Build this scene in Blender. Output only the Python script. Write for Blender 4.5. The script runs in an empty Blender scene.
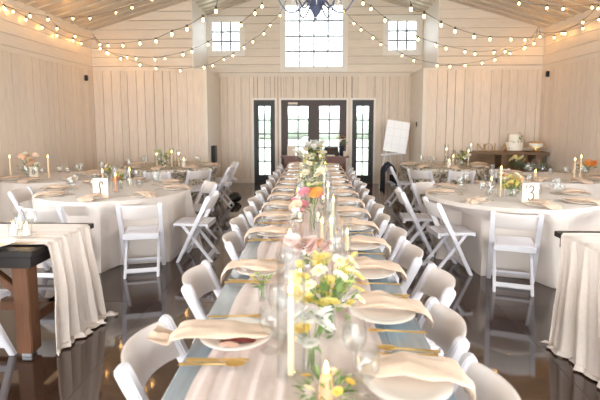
import bpy, bmesh, math, random
from mathutils import Vector, Matrix
R_ = random.Random(7)
PI = math.pi
sc = bpy.context.scene
COL = sc.collection
rad = math.radians

# ------------------------------------------------------------------ camera
F, CH = 460.0, 1.6
TH, YAW = rad(6.0), math.atan(14 / F)
SH = 79 - F * math.tan(TH)
cam_d = bpy.data.cameras.new('camera')
cam = bpy.data.objects.new('camera', cam_d); COL.objects.link(cam)
cam.location = (0, 0, CH)
cam.rotation_euler = (PI / 2 - TH, 0, YAW)
cam_d.sensor_width = 36; cam_d.lens = F / 600 * 36
cam_d.shift_y = -SH / 600
cam_d.clip_start = .05
cam_d.dof.use_dof = True; cam_d.dof.focus_distance = 4.6; cam_d.dof.aperture_fstop = 2.6
sc.camera = cam
FW = Vector((-math.sin(YAW) * math.cos(TH), math.cos(YAW) * math.cos(TH), -math.sin(TH)))
RT = Vector((math.cos(YAW), math.sin(YAW), 0)); UP = RT.cross(FW)
def ray(x, y):
    return FW + RT * ((x - 300) / F) - UP * ((y - (200 - SH)) / F)
def at(x, y, z):                        # photo pixel -> point on the level plane z
    r = ray(x, y); t = (z - CH) / r.z
    return Vector((r.x * t, r.y * t, z))
def on_plane(x, y, a, b):               # photo pixel -> point on the upright plane through a and b
    n = Vector((b[1] - a[1], a[0] - b[0], 0)); r = ray(x, y)
    t = (Vector((a[0], a[1], 0)).dot(n)) / r.dot(n)
    p = r * t
    return Vector((p.x, p.y, p.z + CH))

# ------------------------------------------------------------------ materials
def lin(c):
    return tuple(((v / 255) / 12.92 if v / 255 <= .04045 else ((v / 255 + .055) / 1.055) ** 2.4) for v in c) + (1,)
def mat(name, rgb, rough=.6, metal=0, spec=.5, noise=0, nscale=8, bump=0, bscale=60, coat=0, sheen=0, island=0, stretch=None, trans=0):
    m = bpy.data.materials.new(name); m.use_nodes = True
    nt = m.node_tree; b = nt.nodes['Principled BSDF']
    c = lin(rgb)
    b.inputs['Base Color'].default_value = c; b.inputs['Roughness'].default_value = rough
    b.inputs['Metallic'].default_value = metal; b.inputs['Specular IOR Level'].default_value = spec
    b.inputs['Coat Weight'].default_value = coat; b.inputs['Coat Roughness'].default_value = .2 if coat == 1 else .06; b.inputs['Coat IOR'].default_value = 1.75 if coat == 1 else 1.62
    if sheen: b.inputs['Sheen Weight'].default_value = sheen
    tc = nt.nodes.new('ShaderNodeTexCoord'); vec = tc.outputs['Object']
    if stretch:
        mp = nt.nodes.new('ShaderNodeMapping'); mp.inputs['Scale'].default_value = stretch
        nt.links.new(vec, mp.inputs['Vector']); vec = mp.outputs['Vector']
    out = None
    if noise:
        n = nt.nodes.new('ShaderNodeTexNoise'); n.inputs['Scale'].default_value = nscale; n.inputs['Detail'].default_value = 5
        nt.links.new(vec, n.inputs['Vector'])
        mr = nt.nodes.new('ShaderNodeMapRange'); mr.inputs[1].default_value = .25; mr.inputs[2].default_value = .75
        mr.inputs[3].default_value = 1 - noise; mr.inputs[4].default_value = 1 + noise
        nt.links.new(n.outputs['Fac'], mr.inputs[0]); out = mr.outputs[0]
    if island:
        g = nt.nodes.new('ShaderNodeNewGeometry')
        mr = nt.nodes.new('ShaderNodeMapRange'); mr.inputs[3].default_value = 1 - island; mr.inputs[4].default_value = 1 + island * .6
        nt.links.new(g.outputs['Random Per Island'], mr.inputs[0])
        if out is not None:
            mu = nt.nodes.new('ShaderNodeMath'); mu.operation = 'MULTIPLY'
            nt.links.new(out, mu.inputs[0]); nt.links.new(mr.outputs[0], mu.inputs[1]); out = mu.outputs[0]
        else: out = mr.outputs[0]
    if out is not None:
        h = nt.nodes.new('ShaderNodeHueSaturation'); h.inputs['Color'].default_value = c
        nt.links.new(out, h.inputs['Value']); nt.links.new(h.outputs['Color'], b.inputs['Base Color'])
    if bump:
        n = nt.nodes.new('ShaderNodeTexNoise'); n.inputs['Scale'].default_value = bscale; n.inputs['Detail'].default_value = 4
        nt.links.new(vec, n.inputs['Vector'])
        bp = nt.nodes.new('ShaderNodeBump'); bp.inputs['Strength'].default_value = bump; bp.inputs['Distance'].default_value = .01
        nt.links.new(n.outputs['Fac'], bp.inputs['Height']); nt.links.new(bp.outputs['Normal'], b.inputs['Normal'])
    if trans:
        mx = nt.nodes.new('ShaderNodeMixShader'); tl = nt.nodes.new('ShaderNodeBsdfTranslucent'); tl.inputs['Color'].default_value = c
        mx.inputs[0].default_value = trans
        nt.links.new(b.outputs[0], mx.inputs[1]); nt.links.new(tl.outputs[0], mx.inputs[2])
        nt.links.new(mx.outputs[0], nt.nodes['Material Output'].inputs['Surface'])
    return m
def emis(name, rgb, s):
    m = bpy.data.materials.new(name); m.use_nodes = True; nt = m.node_tree; nt.nodes.clear()
    e = nt.nodes.new('ShaderNodeEmission'); e.inputs[0].default_value = lin(rgb); e.inputs[1].default_value = s
    o = nt.nodes.new('ShaderNodeOutputMaterial'); nt.links.new(e.outputs[0], o.inputs[0])
    return m
def glassy(name, tint=(252, 253, 253), refl=.7, rough=.02, ior=1.45):
    m = bpy.data.materials.new(name); m.use_nodes = True; nt = m.node_tree; nt.nodes.clear()
    t = nt.nodes.new('ShaderNodeBsdfTransparent'); t.inputs[0].default_value = lin(tint)
    g = nt.nodes.new('ShaderNodeBsdfGlossy'); g.inputs['Roughness'].default_value = rough
    fr = nt.nodes.new('ShaderNodeLayerWeight'); fr.inputs[0].default_value = .5
    pw = nt.nodes.new('ShaderNodeMath'); pw.operation = 'POWER'; pw.inputs[1].default_value = 3.2
    mu = nt.nodes.new('ShaderNodeMath'); mu.operation = 'MULTIPLY_ADD'; mu.inputs[1].default_value = refl; mu.inputs[2].default_value = .045
    nt.links.new(fr.outputs['Facing'], pw.inputs[0])
    mx = nt.nodes.new('ShaderNodeMixShader'); o = nt.nodes.new('ShaderNodeOutputMaterial')
    nt.links.new(pw.outputs[0], mu.inputs[0]); nt.links.new(mu.outputs[0], mx.inputs[0])
    nt.links.new(t.outputs[0], mx.inputs[1]); nt.links.new(g.outputs[0], mx.inputs[2]); nt.links.new(mx.outputs[0], o.inputs[0])
    return m

M = {}
M['board'] = mat('whitewashed_board', (230, 214, 197), .65, noise=.07, nscale=3, island=.07, stretch=(9, 9, 1.2), spec=.3)
M['shiplap'] = mat('whitewashed_shiplap', (232, 219, 204), .6, noise=.05, nscale=3, island=.05, stretch=(1.2, 1.2, 9), spec=.3)
M['gap'] = mat('board_gap', (128, 104, 80), .9)
M['trim'] = mat('cream_trim', (230, 219, 205), .5)
M['casing'] = mat('white_casing', (236, 230, 222), .45)
M['ceiling'] = mat('ribbed_metal_ceiling', (206, 196, 182), .36, metal=.5, noise=.05, nscale=2, bump=.05, bscale=6)
M['concrete'] = mat('polished_concrete', (62, 43, 33), .07, noise=.35, nscale=2.2, spec=.45, bump=.008, bscale=5, coat=.45)
M['joint'] = mat('saw_cut_joint', (54, 42, 36), .4)
M['door'] = mat('dark_door_paint', (66, 48, 44), .5)
M['sidelight'] = mat('dark_sidelight_paint', (42, 44, 45), .5)
M['muntin'] = mat('grey_muntin', (138, 146, 156), .4)
M['darkmuntin'] = mat('dark_muntin', (96, 96, 100), .4)
M['black'] = mat('black_plastic', (26, 26, 28), .4)
M['white_plastic'] = mat('white_chair_resin', (232, 229, 234), .32, spec=.5)
M['cream_plastic'] = mat('ivory_panel_resin', (228, 218, 212), .38)
M['cloth'] = mat('ivory_tablecloth', (217, 206, 197), .85, noise=.02, nscale=5, bump=.12, bscale=90, sheen=.15)
M['blush'] = mat('blush_gauze', (218, 199, 191), .9, noise=.05, nscale=40, bump=.35, bscale=160, sheen=.2)
M['ivoryrun'] = mat('ivory_gauze', (222, 208, 197), .9, noise=.04, nscale=40, bump=.35, bscale=160, sheen=.2)
M['napkin'] = mat('beige_linen', (214, 187, 163), .9, noise=.05, nscale=30, bump=.3, bscale=150, sheen=.15)
M['plate'] = mat('cream_ceramic', (244, 239, 232), .15, spec=.5)
M['gold'] = mat('gold_metal', (244, 212, 142), .3, metal=1)
M['tabletop'] = mat('grey_stained_top', (146, 162, 174), .24, noise=.2, nscale=4, stretch=(10, 1, 1), spec=1.0, coat=1)  # dark wood top; pale blue window reflection is put into the base colour
M['farmtop'] = mat('dark_stained_farm_top', (34, 29, 27), .4, noise=.25, nscale=4, stretch=(1, 10, 1), spec=.35)
M['brown'] = mat('brown_stained_wood', (98, 62, 38), .45, noise=.3, nscale=5, stretch=(12, 12, 1), bump=.2, bscale=12)
M['redwood'] = mat('red_brown_wood', (112, 66, 52), .4, noise=.2, nscale=5, stretch=(1, 10, 10))
M['plank'] = mat('weathered_plank', (128, 100, 76), .6, noise=.3, nscale=5, stretch=(1, 10, 10))
M['wax'] = mat('ivory_wax', (250, 232, 200), .5, trans=.35)
M['whitewax'] = mat('white_wax', (248, 244, 236), .5, trans=.3)
M['peachwax'] = mat('peach_wax', (244, 190, 150), .5, trans=.3)
M['wick'] = mat('wick', (30, 24, 20), .9)
M['flame'] = emis('flame', (255, 190, 105), 16)
M['bulb'] = emis('bulb_glow', (255, 190, 112), 27)
M['glass'] = glassy('clear_glass')
M['pane'] = glassy('window_glass', (252, 253, 253), .5)
M['wire'] = mat('black_wire', (58, 48, 42), .6)
M['leaf'] = mat('leaf_green', (128, 154, 92), .6, noise=.25, nscale=20, island=.3, trans=.3)
M['euca'] = mat('grey_green_leaf', (142, 154, 128), .6, noise=.2, nscale=20, island=.3, trans=.3)
M['stem'] = mat('stem_green', (96, 124, 62), .6)
PET = dict(yellow=(252, 242, 170), gold=(252, 224, 120), cream=(252, 246, 226), white=(250, 249, 245), pink=(248, 184, 200), blush=(253, 239, 234),
           orange=(250, 188, 104), peach=(252, 226, 202), lime=(226, 232, 160))
for k, v in PET.items(): M['pet_' + k] = mat('petal_' + k, v, .7, noise=.06, nscale=30, trans=.35)
M['paper'] = mat('white_card', (226, 212, 194), .7)
M['ink'] = mat('brown_ink', (92, 70, 56), .7)
M['chandelier'] = mat('blue_grey_iron', (88, 96, 124), .4, metal=.3)
M['bead'] = mat('pale_beads', (214, 208, 208), .3)
M['navy'] = mat('navy_cloth', (30, 33, 48), .85, bump=.2, bscale=120)
M['cake'] = mat('white_icing', (250, 244, 232), .55, bump=.15, bscale=50)
M['caramel'] = mat('caramel_icing', (206, 160, 92), .5)
M['letter'] = mat('pale_gold_wood', (192, 156, 106), .5)
M['maroon'] = mat('maroon_card', (120, 58, 52), .6)
M['rose'] = mat('pale_pink_card', (238, 206, 188), .7)
M['lawn'] = mat('pale_lawn', (196, 198, 180), .9, noise=.15, nscale=.8)
M['hedge'] = mat('far_hedge', (150, 164, 146), .9, noise=.3, nscale=2)
M['steel'] = mat('steel', (170, 172, 176), .3, metal=.9)

def lace_mat():
    m = mat('grey_sequin_cloth', (196, 184, 168), .55, bump=.3, bscale=60)
    nt = m.node_tree; b = nt.nodes['Principled BSDF']
    tc = nt.nodes.new('ShaderNodeTexCoord')
    n = nt.nodes.new('ShaderNodeTexNoise'); n.inputs['Scale'].default_value = 9; n.inputs['Detail'].default_value = 3; n.inputs['Distortion'].default_value = 2.5
    nt.links.new(tc.outputs['Object'], n.inputs['Vector'])
    cr = nt.nodes.new('ShaderNodeValToRGB'); e = cr.color_ramp.elements
    e[0].position = .38; e[0].color = lin((106, 104, 88)); e[1].position = .52; e[1].color = lin((214, 202, 186))
    x = cr.color_ramp.elements.new(.45); x.color = lin((160, 152, 134))
    nt.links.new(n.outputs['Fac'], cr.inputs[0]); nt.links.new(cr.outputs[0], b.inputs['Base Color'])
    return m
M['lace'] = lace_mat()

# ------------------------------------------------------------------ mesh helpers
class MB:
    def __init__(s): s.v = []; s.f = []; s.m = []; s.mi = 0; s.mats = []
    def use(s, m):
        if m not in s.mats: s.mats.append(m)
        s.mi = s.mats.index(m); return s
    def add(s, vs, fs):
        b = len(s.v); s.v += [tuple(v) for v in vs]
        for f in fs: s.f.append(tuple(b + i for i in f)); s.m.append(s.mi)
        return s
    def box(s, x0, x1, y0, y1, z0, z1):
        vs = [(x, y, z) for z in (z0, z1) for y in (y0, y1) for x in (x0, x1)]
        return s.add(vs, [(0, 2, 3, 1), (4, 5, 7, 6), (0, 1, 5, 4), (2, 6, 7, 3), (0, 4, 6, 2), (1, 3, 7, 5)])
    def bar(s, p, q, w, h, up=(0, 0, 1)):
        p = Vector(p); q = Vector(q); d = (q - p).normalized(); u = Vector(up)
        sx = d.cross(u)
        if sx.length < 1e-4: sx = d.cross(Vector((1, 0, 0)))
        sx.normalize(); sy = sx.cross(d)
        vs = [a + sx * (i * w / 2) + sy * (j * h / 2) for a in (p, q) for j in (-1, 1) for i in (-1, 1)]
        return s.add(vs, [(0, 2, 3, 1), (4, 5, 7, 6), (0, 1, 5, 4), (2, 6, 7, 3), (0, 4, 6, 2), (1, 3, 7, 5)])
    def tube(s, pts, r, n=8, cap=True):
        pts = [Vector(p) for p in pts]; k = len(pts)
        rs = r if isinstance(r, (list, tuple)) else [r] * k
        ref = Vector((0, 0, 1)); vs = []; px = None
        for i, p in enumerate(pts):
            d = (pts[min(i + 1, k - 1)] - pts[max(i - 1, 0)]).normalized()
            if px is None:
                px = d.cross(ref)
                if px.length < .05: px = d.cross(Vector((1, 0, 0)))
            px = (px - d * px.dot(d)).normalized(); py = d.cross(px)
            for a in range(n):
                t = 2 * PI * a / n; vs.append(p + (px * math.cos(t) + py * math.sin(t)) * rs[i])
        fs = [(i * n + a, i * n + (a + 1) % n, (i + 1) * n + (a + 1) % n, (i + 1) * n + a) for i in range(k - 1) for a in range(n)]
        if cap: fs += [tuple(reversed(range(n))), tuple((k - 1) * n + a for a in range(n))]
        return s.add(vs, fs)
    def lathe(s, prof, n=20, c=(0, 0, 0)):
        vs = []; fs = []; k = len(prof)
        for r, z in prof:
            for a in range(n):
                t = 2 * PI * a / n; vs.append((c[0] + r * math.cos(t), c[1] + r * math.sin(t), c[2] + z))
        for i in range(k - 1):
            for a in range(n): fs.append((i * n + a, i * n + (a + 1) % n, (i + 1) * n + (a + 1) % n, (i + 1) * n + a))
        return s.add(vs, fs)
    def grid(s, fn, nu, nv, closev=False):
        vs = []; nvv = nv if closev else nv + 1
        for i in range(nu + 1):
            for j in range(nvv): vs.append(fn(i / nu, j / nv))
        fs = []
        for i in range(nu):
            for j in range(nv):
                a = i * nvv + j; b = i * nvv + (j + 1) % nvv
                fs.append((a, a + nvv, b + nvv, b))
        return s.add(vs, fs)
    def prism(s, poly, axis, a, b):       # polygon in the two other axes, extruded along axis from a to b
        def P(u, v, w): return {'x': (w, u, v), 'y': (u, w, v), 'z': (u, v, w)}[axis]
        n = len(poly)
        vs = [P(u, v, a) for u, v in poly] + [P(u, v, b) for u, v in poly]
        fs = [tuple(reversed(range(n))), tuple(range(n, 2 * n))] + [(i, (i + 1) % n, n + (i + 1) % n, n + i) for i in range(n)]
        return s.add(vs, fs)
    def xform(s, M4, start=0):
        s.v = s.v[:start] + [tuple(M4 @ Vector(v)) for v in s.v[start:]]; return s
    def mesh(s, name, bevel=0, smooth=True, weld=False, seg=2):
        me = bpy.data.meshes.new(name); me.from_pydata(s.v, [], s.f)
        for m in s.mats: me.materials.append(m)
        for p, i in zip(me.polygons, s.m): p.material_index = i
        bm = bmesh.new(); bm.from_mesh(me)
        if weld: bmesh.ops.remove_doubles(bm, verts=bm.verts, dist=1e-4)
        if bevel: bmesh.ops.bevel(bm, geom=list(bm.edges), offset=bevel, segments=seg, affect='EDGES', clamp_overlap=True)
        bmesh.ops.recalc_face_normals(bm, faces=bm.faces)
        bm.to_mesh(me); bm.free()
        if smooth:
            for p in me.polygons: p.use_smooth = True
            me.set_sharp_from_angle(angle=rad(38))
        return me
    def build(s, name, mm=None, parent=None, bevel=0, smooth=True, weld=False, loc=None, seg=2):
        if mm is not None and not s.mats: s.mats = [mm]
        o = bpy.data.objects.new(name, s.mesh(name, bevel, smooth, weld, seg)); COL.objects.link(o)
        if parent is not None: o.parent = parent
        if loc is not None: o.location = loc
        return o

def tag(o, label=None, cat=None, group=None, kind=None):
    if label: o['label'] = label
    if cat: o['category'] = cat
    if group: o['group'] = group
    if kind: o['kind'] = kind
    return o
def thing(name, label, cat, loc=(0, 0, 0), rz=0, group=None):
    o = bpy.data.objects.new(name, None); COL.objects.link(o); o.empty_display_size = .1
    o.location = loc; o.rotation_euler = (0, 0, rz)
    return tag(o, label, cat, group)
def struct(o): return tag(o, kind='structure')
KIDS = {}
def kids(o): return [c for c in COL.objects if c.parent == o]
def dup(root, loc, rz=0, label=None, group=None):
    if root.name not in KIDS:
        KIDS[root.name] = [(c, kids(c)) for c in kids(root)]
    r = root.copy(); COL.objects.link(r); r.location = loc; r.rotation_euler = (0, 0, rz)
    if label: r['label'] = label
    if group: r['group'] = group
    for c, gs in KIDS[root.name]:
        d = c.copy(); COL.objects.link(d); d.parent = r
        for g in gs:
            e = g.copy(); COL.objects.link(e); e.parent = d
    return r
PROTO = {}
def place(kind, maker, loc, rz, label, group):
    """the first call builds the thing, later calls copy it with its parts"""
    if kind not in PROTO:
        o = maker(); PROTO[kind] = o
        o.location = loc; o.rotation_euler = (0, 0, rz); o['label'] = label
        if group: o['group'] = group
        return o
    return dup(PROTO[kind], loc, rz, label, group)

ORD = 'first second third fourth fifth sixth seventh eighth ninth tenth eleventh twelfth thirteenth fourteenth fifteenth'.split()

# ------------------------------------------------------------------ room
YB, YS, YF = 11.8, 10.4, -5.5          # back wall, side bays, wall behind the camera
XW = 5.0; EAVE = 3.6; SLOPE = .29
def roof(x): return EAVE + SLOPE * (XW - abs(x))
HB = 2.73                              # height of the vertical boards

def split(a, b, w, jit, cuts):
    e = [a]; u = a
    while u < b - w * .6:
        u += w * (1 + R_.uniform(-jit, jit)); e.append(min(u, b))
    if e[-1] < b: e.append(b)
    e = sorted(set(e + [c for c in cuts if a < c < b]))
    return [(p, q) for p, q in zip(e, e[1:]) if q - p > .004]
def minus(a, b, holes):
    segs = [(a, b)]
    for h0, h1 in holes:
        n = []
        for p, q in segs:
            if h1 <= p or h0 >= q: n.append((p, q)); continue
            if h0 > p: n.append((p, h0))
            if h1 < q: n.append((h1, q))
        segs = n
    return segs
def wall(name, axis, pos, out, u0, u1, z0, z1, holes=(), low=True, high=True, gable=False):
    """board wall on the plane axis=pos; out=+1/-1 is the direction away from the room; holes = (u0,u1,z0,z1)"""
    b = MB(); g = .005
    def put(ua, ub, za, zb, d0, d1):
        p, q = sorted((pos + out * d0, pos + out * d1))
        if axis == 'x': b.box(p, q, ua, ub, za, zb)
        else: b.box(ua, ub, p, q, za, zb)
    cuts = [c for h in holes for c in h[:2]]
    b.use(M['gap'])
    ztop = z1
    for ua, ub in split(u0, u1, 99, 0, cuts):
        mid = (ua + ub) / 2
        hs = [(h[2], h[3]) for h in holes if h[0] < mid < h[1]]
        for za, zb in minus(z0, ztop, hs): put(ua, ub, za, zb, .022, .12)
    if low:
        b.use(M['board'])
        for ua, ub in split(u0, u1, .19, .22, cuts):
            mid = (ua + ub) / 2
            hs = [(h[2], h[3]) for h in holes if h[0] < mid < h[1]]
            gg = g * R_.choice((.5, .6, .9, 1.3))
            for za, zb in minus(z0, min(HB, z1), hs): put(ua + gg, ub - gg, za, zb, R_.uniform(0, .004), .024)
    if high:
        b.use(M['shiplap']); za = HB + (.09 if low else 0)
        if low: put(u0, u1, HB - .01, za - .006, -.006, .024)
        while za < z1 - .02:
            zb = min(za + .2, z1)
            ul, ur = u0, u1
            if gable:
                lim = XW - (za - EAVE) / SLOPE if za > EAVE else 99
                ul, ur = max(u0, -lim), min(u1, lim)
            gg = g * R_.choice((.6, .7, 1.0, 1.6))
            hc = []
            for h in holes:
                if h[2] < zb and h[3] > za: hc.append((h[0], h[1]))
            if ur > ul:
                for p, q in minus(ul, ur, hc): put(p, q, za + gg, zb - gg, R_.uniform(0, .003), .024)
                for h in holes:   # slivers above / below an opening's edge
                    if h[2] < zb and h[3] > za:
                        if za < h[2]: put(h[0], h[1], za + gg, h[2], 0, .024)
                        if zb > h[3]: put(h[0], h[1], h[3], zb - gg, 0, .024)
            za = zb
    return struct(b.build(name, smooth=False))

SIDE_HOLES = [(-4.6, -2.2, .9, 3.4), (-1.6, .8, .9, 3.4), (1.4, 3.8, .9, 3.4)]
wall('wall_left', 'x', -XW, -1, YF, YS + .12, 0, EAVE, SIDE_HOLES)
wall('wall_right', 'x', XW, 1, YF, YS + .12, 0, EAVE, SIDE_HOLES)
XL, XU = 2.42, 2.72                    # inner edges of the lower and upper bays
wall('wall_bay_left', 'y', YS, 1, -XW, -XU, 0, roof(XU), gable=True)
wall('wall_bay_right', 'y', YS, 1, XU, XW, 0, roof(XU), gable=True)
def lower_bay(name, sgn):              # the thicker low part that sticks out towards the middle, with its return
    b = MB().use(M['board']); xa, xb = sorted((sgn * XL, sgn * XU))
    b.box(xa, xb, YS + .002, YS + .05, 0, HB)
    b.use(M['trim']); p, q = sorted((sgn * XL, sgn * (XL + .04))); b.box(p, q, YS + .05, YB, 0, HB)
    p, q = sorted((sgn * (XL - .012), sgn * (XL + .06))); b.box(p, q, YS - .012, YS + .07, 0, HB)
    p, q = sorted((sgn * (XL - .02), sgn * (XU + .02))); b.box(p, q, YS - .015, YB, HB, HB + .035)
    return struct(b.build(name, smooth=False))
lower_bay('wall_return_left', -1); lower_bay('wall_return_right', 1)
for sgn, nm in ((-1, 'wall_upper_return_left'), (1, 'wall_upper_return_right')):
    b = MB().use(M['casing']); p, q = sorted((sgn * (XU - .02), sgn * XU)); b.box(p, q, YS - .008, YB, HB + .035, roof(XU) + .02)
    struct(b.build(nm, smooth=False))
DOORS = (-.84, .82, 0, 2.13); SLL = (-1.54, -1.0, 0, 2.13); SLR = (.97, 1.51, 0, 2.13)
WBIG = (-.77, .75, 2.92, 4.52); WSL = (-2.62, -1.84, 3.32, 4.12); WSR = (1.80, 2.58, 3.32, 4.12)
wall('wall_back', 'y', YB, 1, -XU - .1, XU + .1, 0, roof(0), [DOORS, SLL, SLR, WBIG, WSL, WSR], gable=True)
wall('wall_front', 'y', YF, -1, -XW, XW, 0, roof(0), [(-4.4, 4.4, 0, 3.3)], gable=True)
b = MB().use(M['concrete']).box(-XW, XW, YF, YB, -.12, 0)
b.use(M['joint'])
for x in (-3.2, -1.42, 1.6, 3.3): b.box(x, x + .004, YF, YB, 0, .0006)
for y in (-2, .9, 3.9, 6.9, 9.9): b.box(-XW, XW, y, y + .004, 0, .0006)
struct(b.build('floor', smooth=False))
def ceiling():                          # ribbed metal sheets, ribs running from eave to ridge
    b = MB().use(M['ceiling']); pr = []; y = YF - .2
    while y < YB + .2:
        pr += [(y, 0), (y + .2, 0), (y + .215, -.028), (y + .265, -.028), (y + .28, 0)]; y += .3
    n = len(pr); vs = []
    for x in (-XW - .12, 0, XW + .12):
        for (yy, dz) in pr: vs.append((x, yy, EAVE + SLOPE * (XW - abs(x)) + dz))
    b.add(vs, [(k * n + i, k * n + i + 1, (k + 1) * n + i + 1, (k + 1) * n + i) for k in (0, 1) for i in range(n - 1)])
    return struct(b.build('ceiling', smooth=False))
ceiling()
b = MB().use(M['trim'])
for s in (-1, 1):
    p, q = sorted((s * XW, s * (XW - .025))); b.box(p, q, YF, YS, EAVE - .10, EAVE + .02)
struct(b.build('trim_1', smooth=False))
for nm, x0, x1, y0 in (('baseboard_left', -XW, -XL, YS), ('baseboard_right', XL, XW, YS)):
    struct(MB().use(M['trim']).box(x0, x1, y0 - .018, y0 - .001, 0, .11).build(nm, smooth=False))
b = MB().use(M['trim'])
for x0, x1 in ((-XL, -1.62), (1.59, XL)): b.box(x0, x1, YB - .018, YB - .001, 0, .11)
struct(b.build('baseboard_back', smooth=False))

def window(idx, h, cols, rows, fr=.05, fm=M['casing'], mm=M['muntin'], case=.09):
    x0, x1, z0, z1 = h
    f = MB().use(fm)
    for a, c, d, e in ((x0, x0 + fr, z0, z1), (x1 - fr, x1, z0, z1), (x0 + fr, x1 - fr, z0, z0 + fr), (x0 + fr, x1 - fr, z1 - fr, z1)):
        f.box(a, c, YB + .0, YB + .11, d, e)
    root = struct(f.build('window_%d' % idx, smooth=False))
    t = MB().use(M['casing'])
    for a, c, d, e in ((x0 - case, x0, z0 - case, z1 + case), (x1, x1 + case, z0 - case, z1 + case), (x0, x1, z0 - case, z0), (x0, x1, z1, z1 + case)):
        t.box(a, c, YB - .02, YB + .03, d, e)
    t.build('casing', parent=root, smooth=False)
    m = MB().use(mm); w = .046
    ix0, ix1, iz0, iz1 = x0 + fr, x1 - fr, z0 + fr, z1 - fr
    for i in range(1, cols):
        x = ix0 + (ix1 - ix0) * i / cols; m.box(x - w / 2, x + w / 2, YB + .04, YB + .07, iz0, iz1)
    for j in range(1, rows):
        z = iz0 + (iz1 - iz0) * j / rows; m.box(ix0, ix1, YB + .042, YB + .068, z - w / 2, z + w / 2)
    m.build('muntin', parent=root, smooth=False)
    MB().use(M['pane']).add([(ix0, YB + .055, iz0), (ix1, YB + .055, iz0), (ix1, YB + .055, iz1), (ix0, YB + .055, iz1)], [(0, 1, 2, 3)]).build('pane', parent=root, smooth=False)
    return root
window(1, WBIG, 4, 4); window(2, WSL, 3, 3); window(3, WSR, 3, 3)
def glazed(name, h, fm, stile=.12, top=.12, bot=.24, cols=2, rows=5, handle=0, mm=None):
    x0, x1, z0, z1 = h; f = MB().use(fm); ya, yb = YB + .02, YB + .075
    f.box(x0, x0 + stile, ya, yb, z0, z1); f.box(x1 - stile, x1, ya, yb, z0, z1)
    f.box(x0 + stile, x1 - stile, ya, yb, z0, z0 + bot); f.box(x0 + stile, x1 - stile, ya, yb, z1 - top, z1)
    root = struct(f.build(name, smooth=False))
    m = MB().use(mm or M['darkmuntin']); w = .034; ix0, ix1, iz0, iz1 = x0 + stile, x1 - stile, z0 + bot, z1 - top
    for i in range(1, cols):
        x = ix0 + (ix1 - ix0) * i / cols; m.box(x - w / 2, x + w / 2, ya + .01, yb - .01, iz0, iz1)
    for j in range(1, rows):
        z = iz0 + (iz1 - iz0) * j / rows; m.box(ix0, ix1, ya + .012, yb - .012, z - w / 2, z + w / 2)
    m.build('muntin', parent=root, smooth=False)
    yy = (ya + yb) / 2
    MB().use(M['pane']).add([(ix0, yy, iz0), (ix1, yy, iz0), (ix1, yy, iz1), (ix0, yy, iz1)], [(0, 1, 2, 3)]).build('pane', parent=root, smooth=False)
    if handle:
        hx = x1 - stile / 2 if handle > 0 else x0 + stile / 2
        hb = MB().use(M['steel']).box(hx - .02, hx + .02, ya - .012, ya, .95, 1.12)
        hb.tube([(hx, ya - .01, 1.03), (hx, ya - .05, 1.03), (hx - handle * .1, ya - .05, 1.03)], .009)
        hb.build('handle', parent=root)
    return root
jam = .035
def jamb(idx, h):
    x0, x1, z0, z1 = h; j = MB().use(M['door'])
    j.box(x0, x0 + jam, YB - .005, YB + .11, 0, z1); j.box(x1 - jam, x1, YB - .005, YB + .11, 0, z1); j.box(x0 + jam, x1 - jam, YB - .005, YB + .11, z1 - jam, z1)
    j.box(x0 + jam, x1 - jam, YB - .01, YB + .11, 0, .011)
    j.use(M['casing'])
    for a, c, d, e in ((x0 - .05, x0, 0, z1 + .05), (x1, x1 + .05, 0, z1 + .05), (x0, x1, z1, z1 + .05)): j.box(a, c, YB - .022, YB + .03, d, e)
    struct(j.build('trim_%d' % idx, smooth=False))
jamb(2, DOORS); jamb(3, SLL); jamb(4, SLR)
xm = (DOORS[0] + DOORS[1]) / 2
d1 = glazed('door_1', (DOORS[0] + jam, xm - .003, .01, 2.13 - jam), M['door'], .14, handle=1)
glazed('door_2', (xm + .003, DOORS[1] - jam, .01, 2.13 - jam), M['door'], .14, handle=-1)
MB().use(M['door']).box(xm - .022, xm + .022, YB + .004, YB + .019, .012, 2.09).build('astragal', parent=d1, smooth=False)
MB().use(M['paper']).box(-.66, -.42, YB - .03, YB + .02, 2.02, 2.07).build('door_closer', parent=d1, smooth=False)
glazed('window_4', (SLL[0] + jam, SLL[1] - jam, .01, 2.13 - jam), M['sidelight'], .085, bot=.2)
glazed('window_5', (SLR[0] + jam, SLR[1] - jam, .01, 2.13 - jam), M['sidelight'], .085, bot=.2)
n = 6
for s in (-1, 1):                      # plain windows made up for light, in the unseen part of the side walls
    for (u0, u1, z0, z1) in SIDE_HOLES:
        f = MB().use(M['casing']); X0, X1 = sorted((s * (XW - .02), s * (XW + .11)))
        for a, c, d, e in ((u0 - .08, u0 + .04, z0 - .08, z1 + .08), (u1 - .04, u1 + .08, z0 - .08, z1 + .08), (u0, u1, z0 - .08, z0 + .04), (u0, u1, z1 - .04, z1 + .08)):
            f.box(X0, X1, a, c, d, e)
        f.box(s * (XW + .05) - .015, s * (XW + .05) + .015, (u0 + u1) / 2 - .015, (u0 + u1) / 2 + .015, z0, z1)
        struct(f.build('window_%d' % n, smooth=False)); n += 1

# outside
g = MB().use(M['lawn']).add([(-60, -60, -.14), (60, -60, -.14), (60, 60, -.14), (-60, 60, -.14)], [(0, 1, 2, 3)]).build('ground_outside', smooth=False)
struct(g)
def hedge_fn(u, v):
    a = 2 * PI * v; x = -30 + 60 * u
    return (x, 45 + 1.8 * math.cos(a) + .3 * math.sin(x * 3), 1.0 + (1.3 + .35 * math.sin(x * 1.3) + .2 * math.sin(x * 3.1)) * math.sin(a))
tag(MB().use(M['hedge']).grid(hedge_fn, 160, 14, True).build('treeline'), 'pale green line of far shrubs outside the doors', 'shrubs', kind='stuff')

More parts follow.
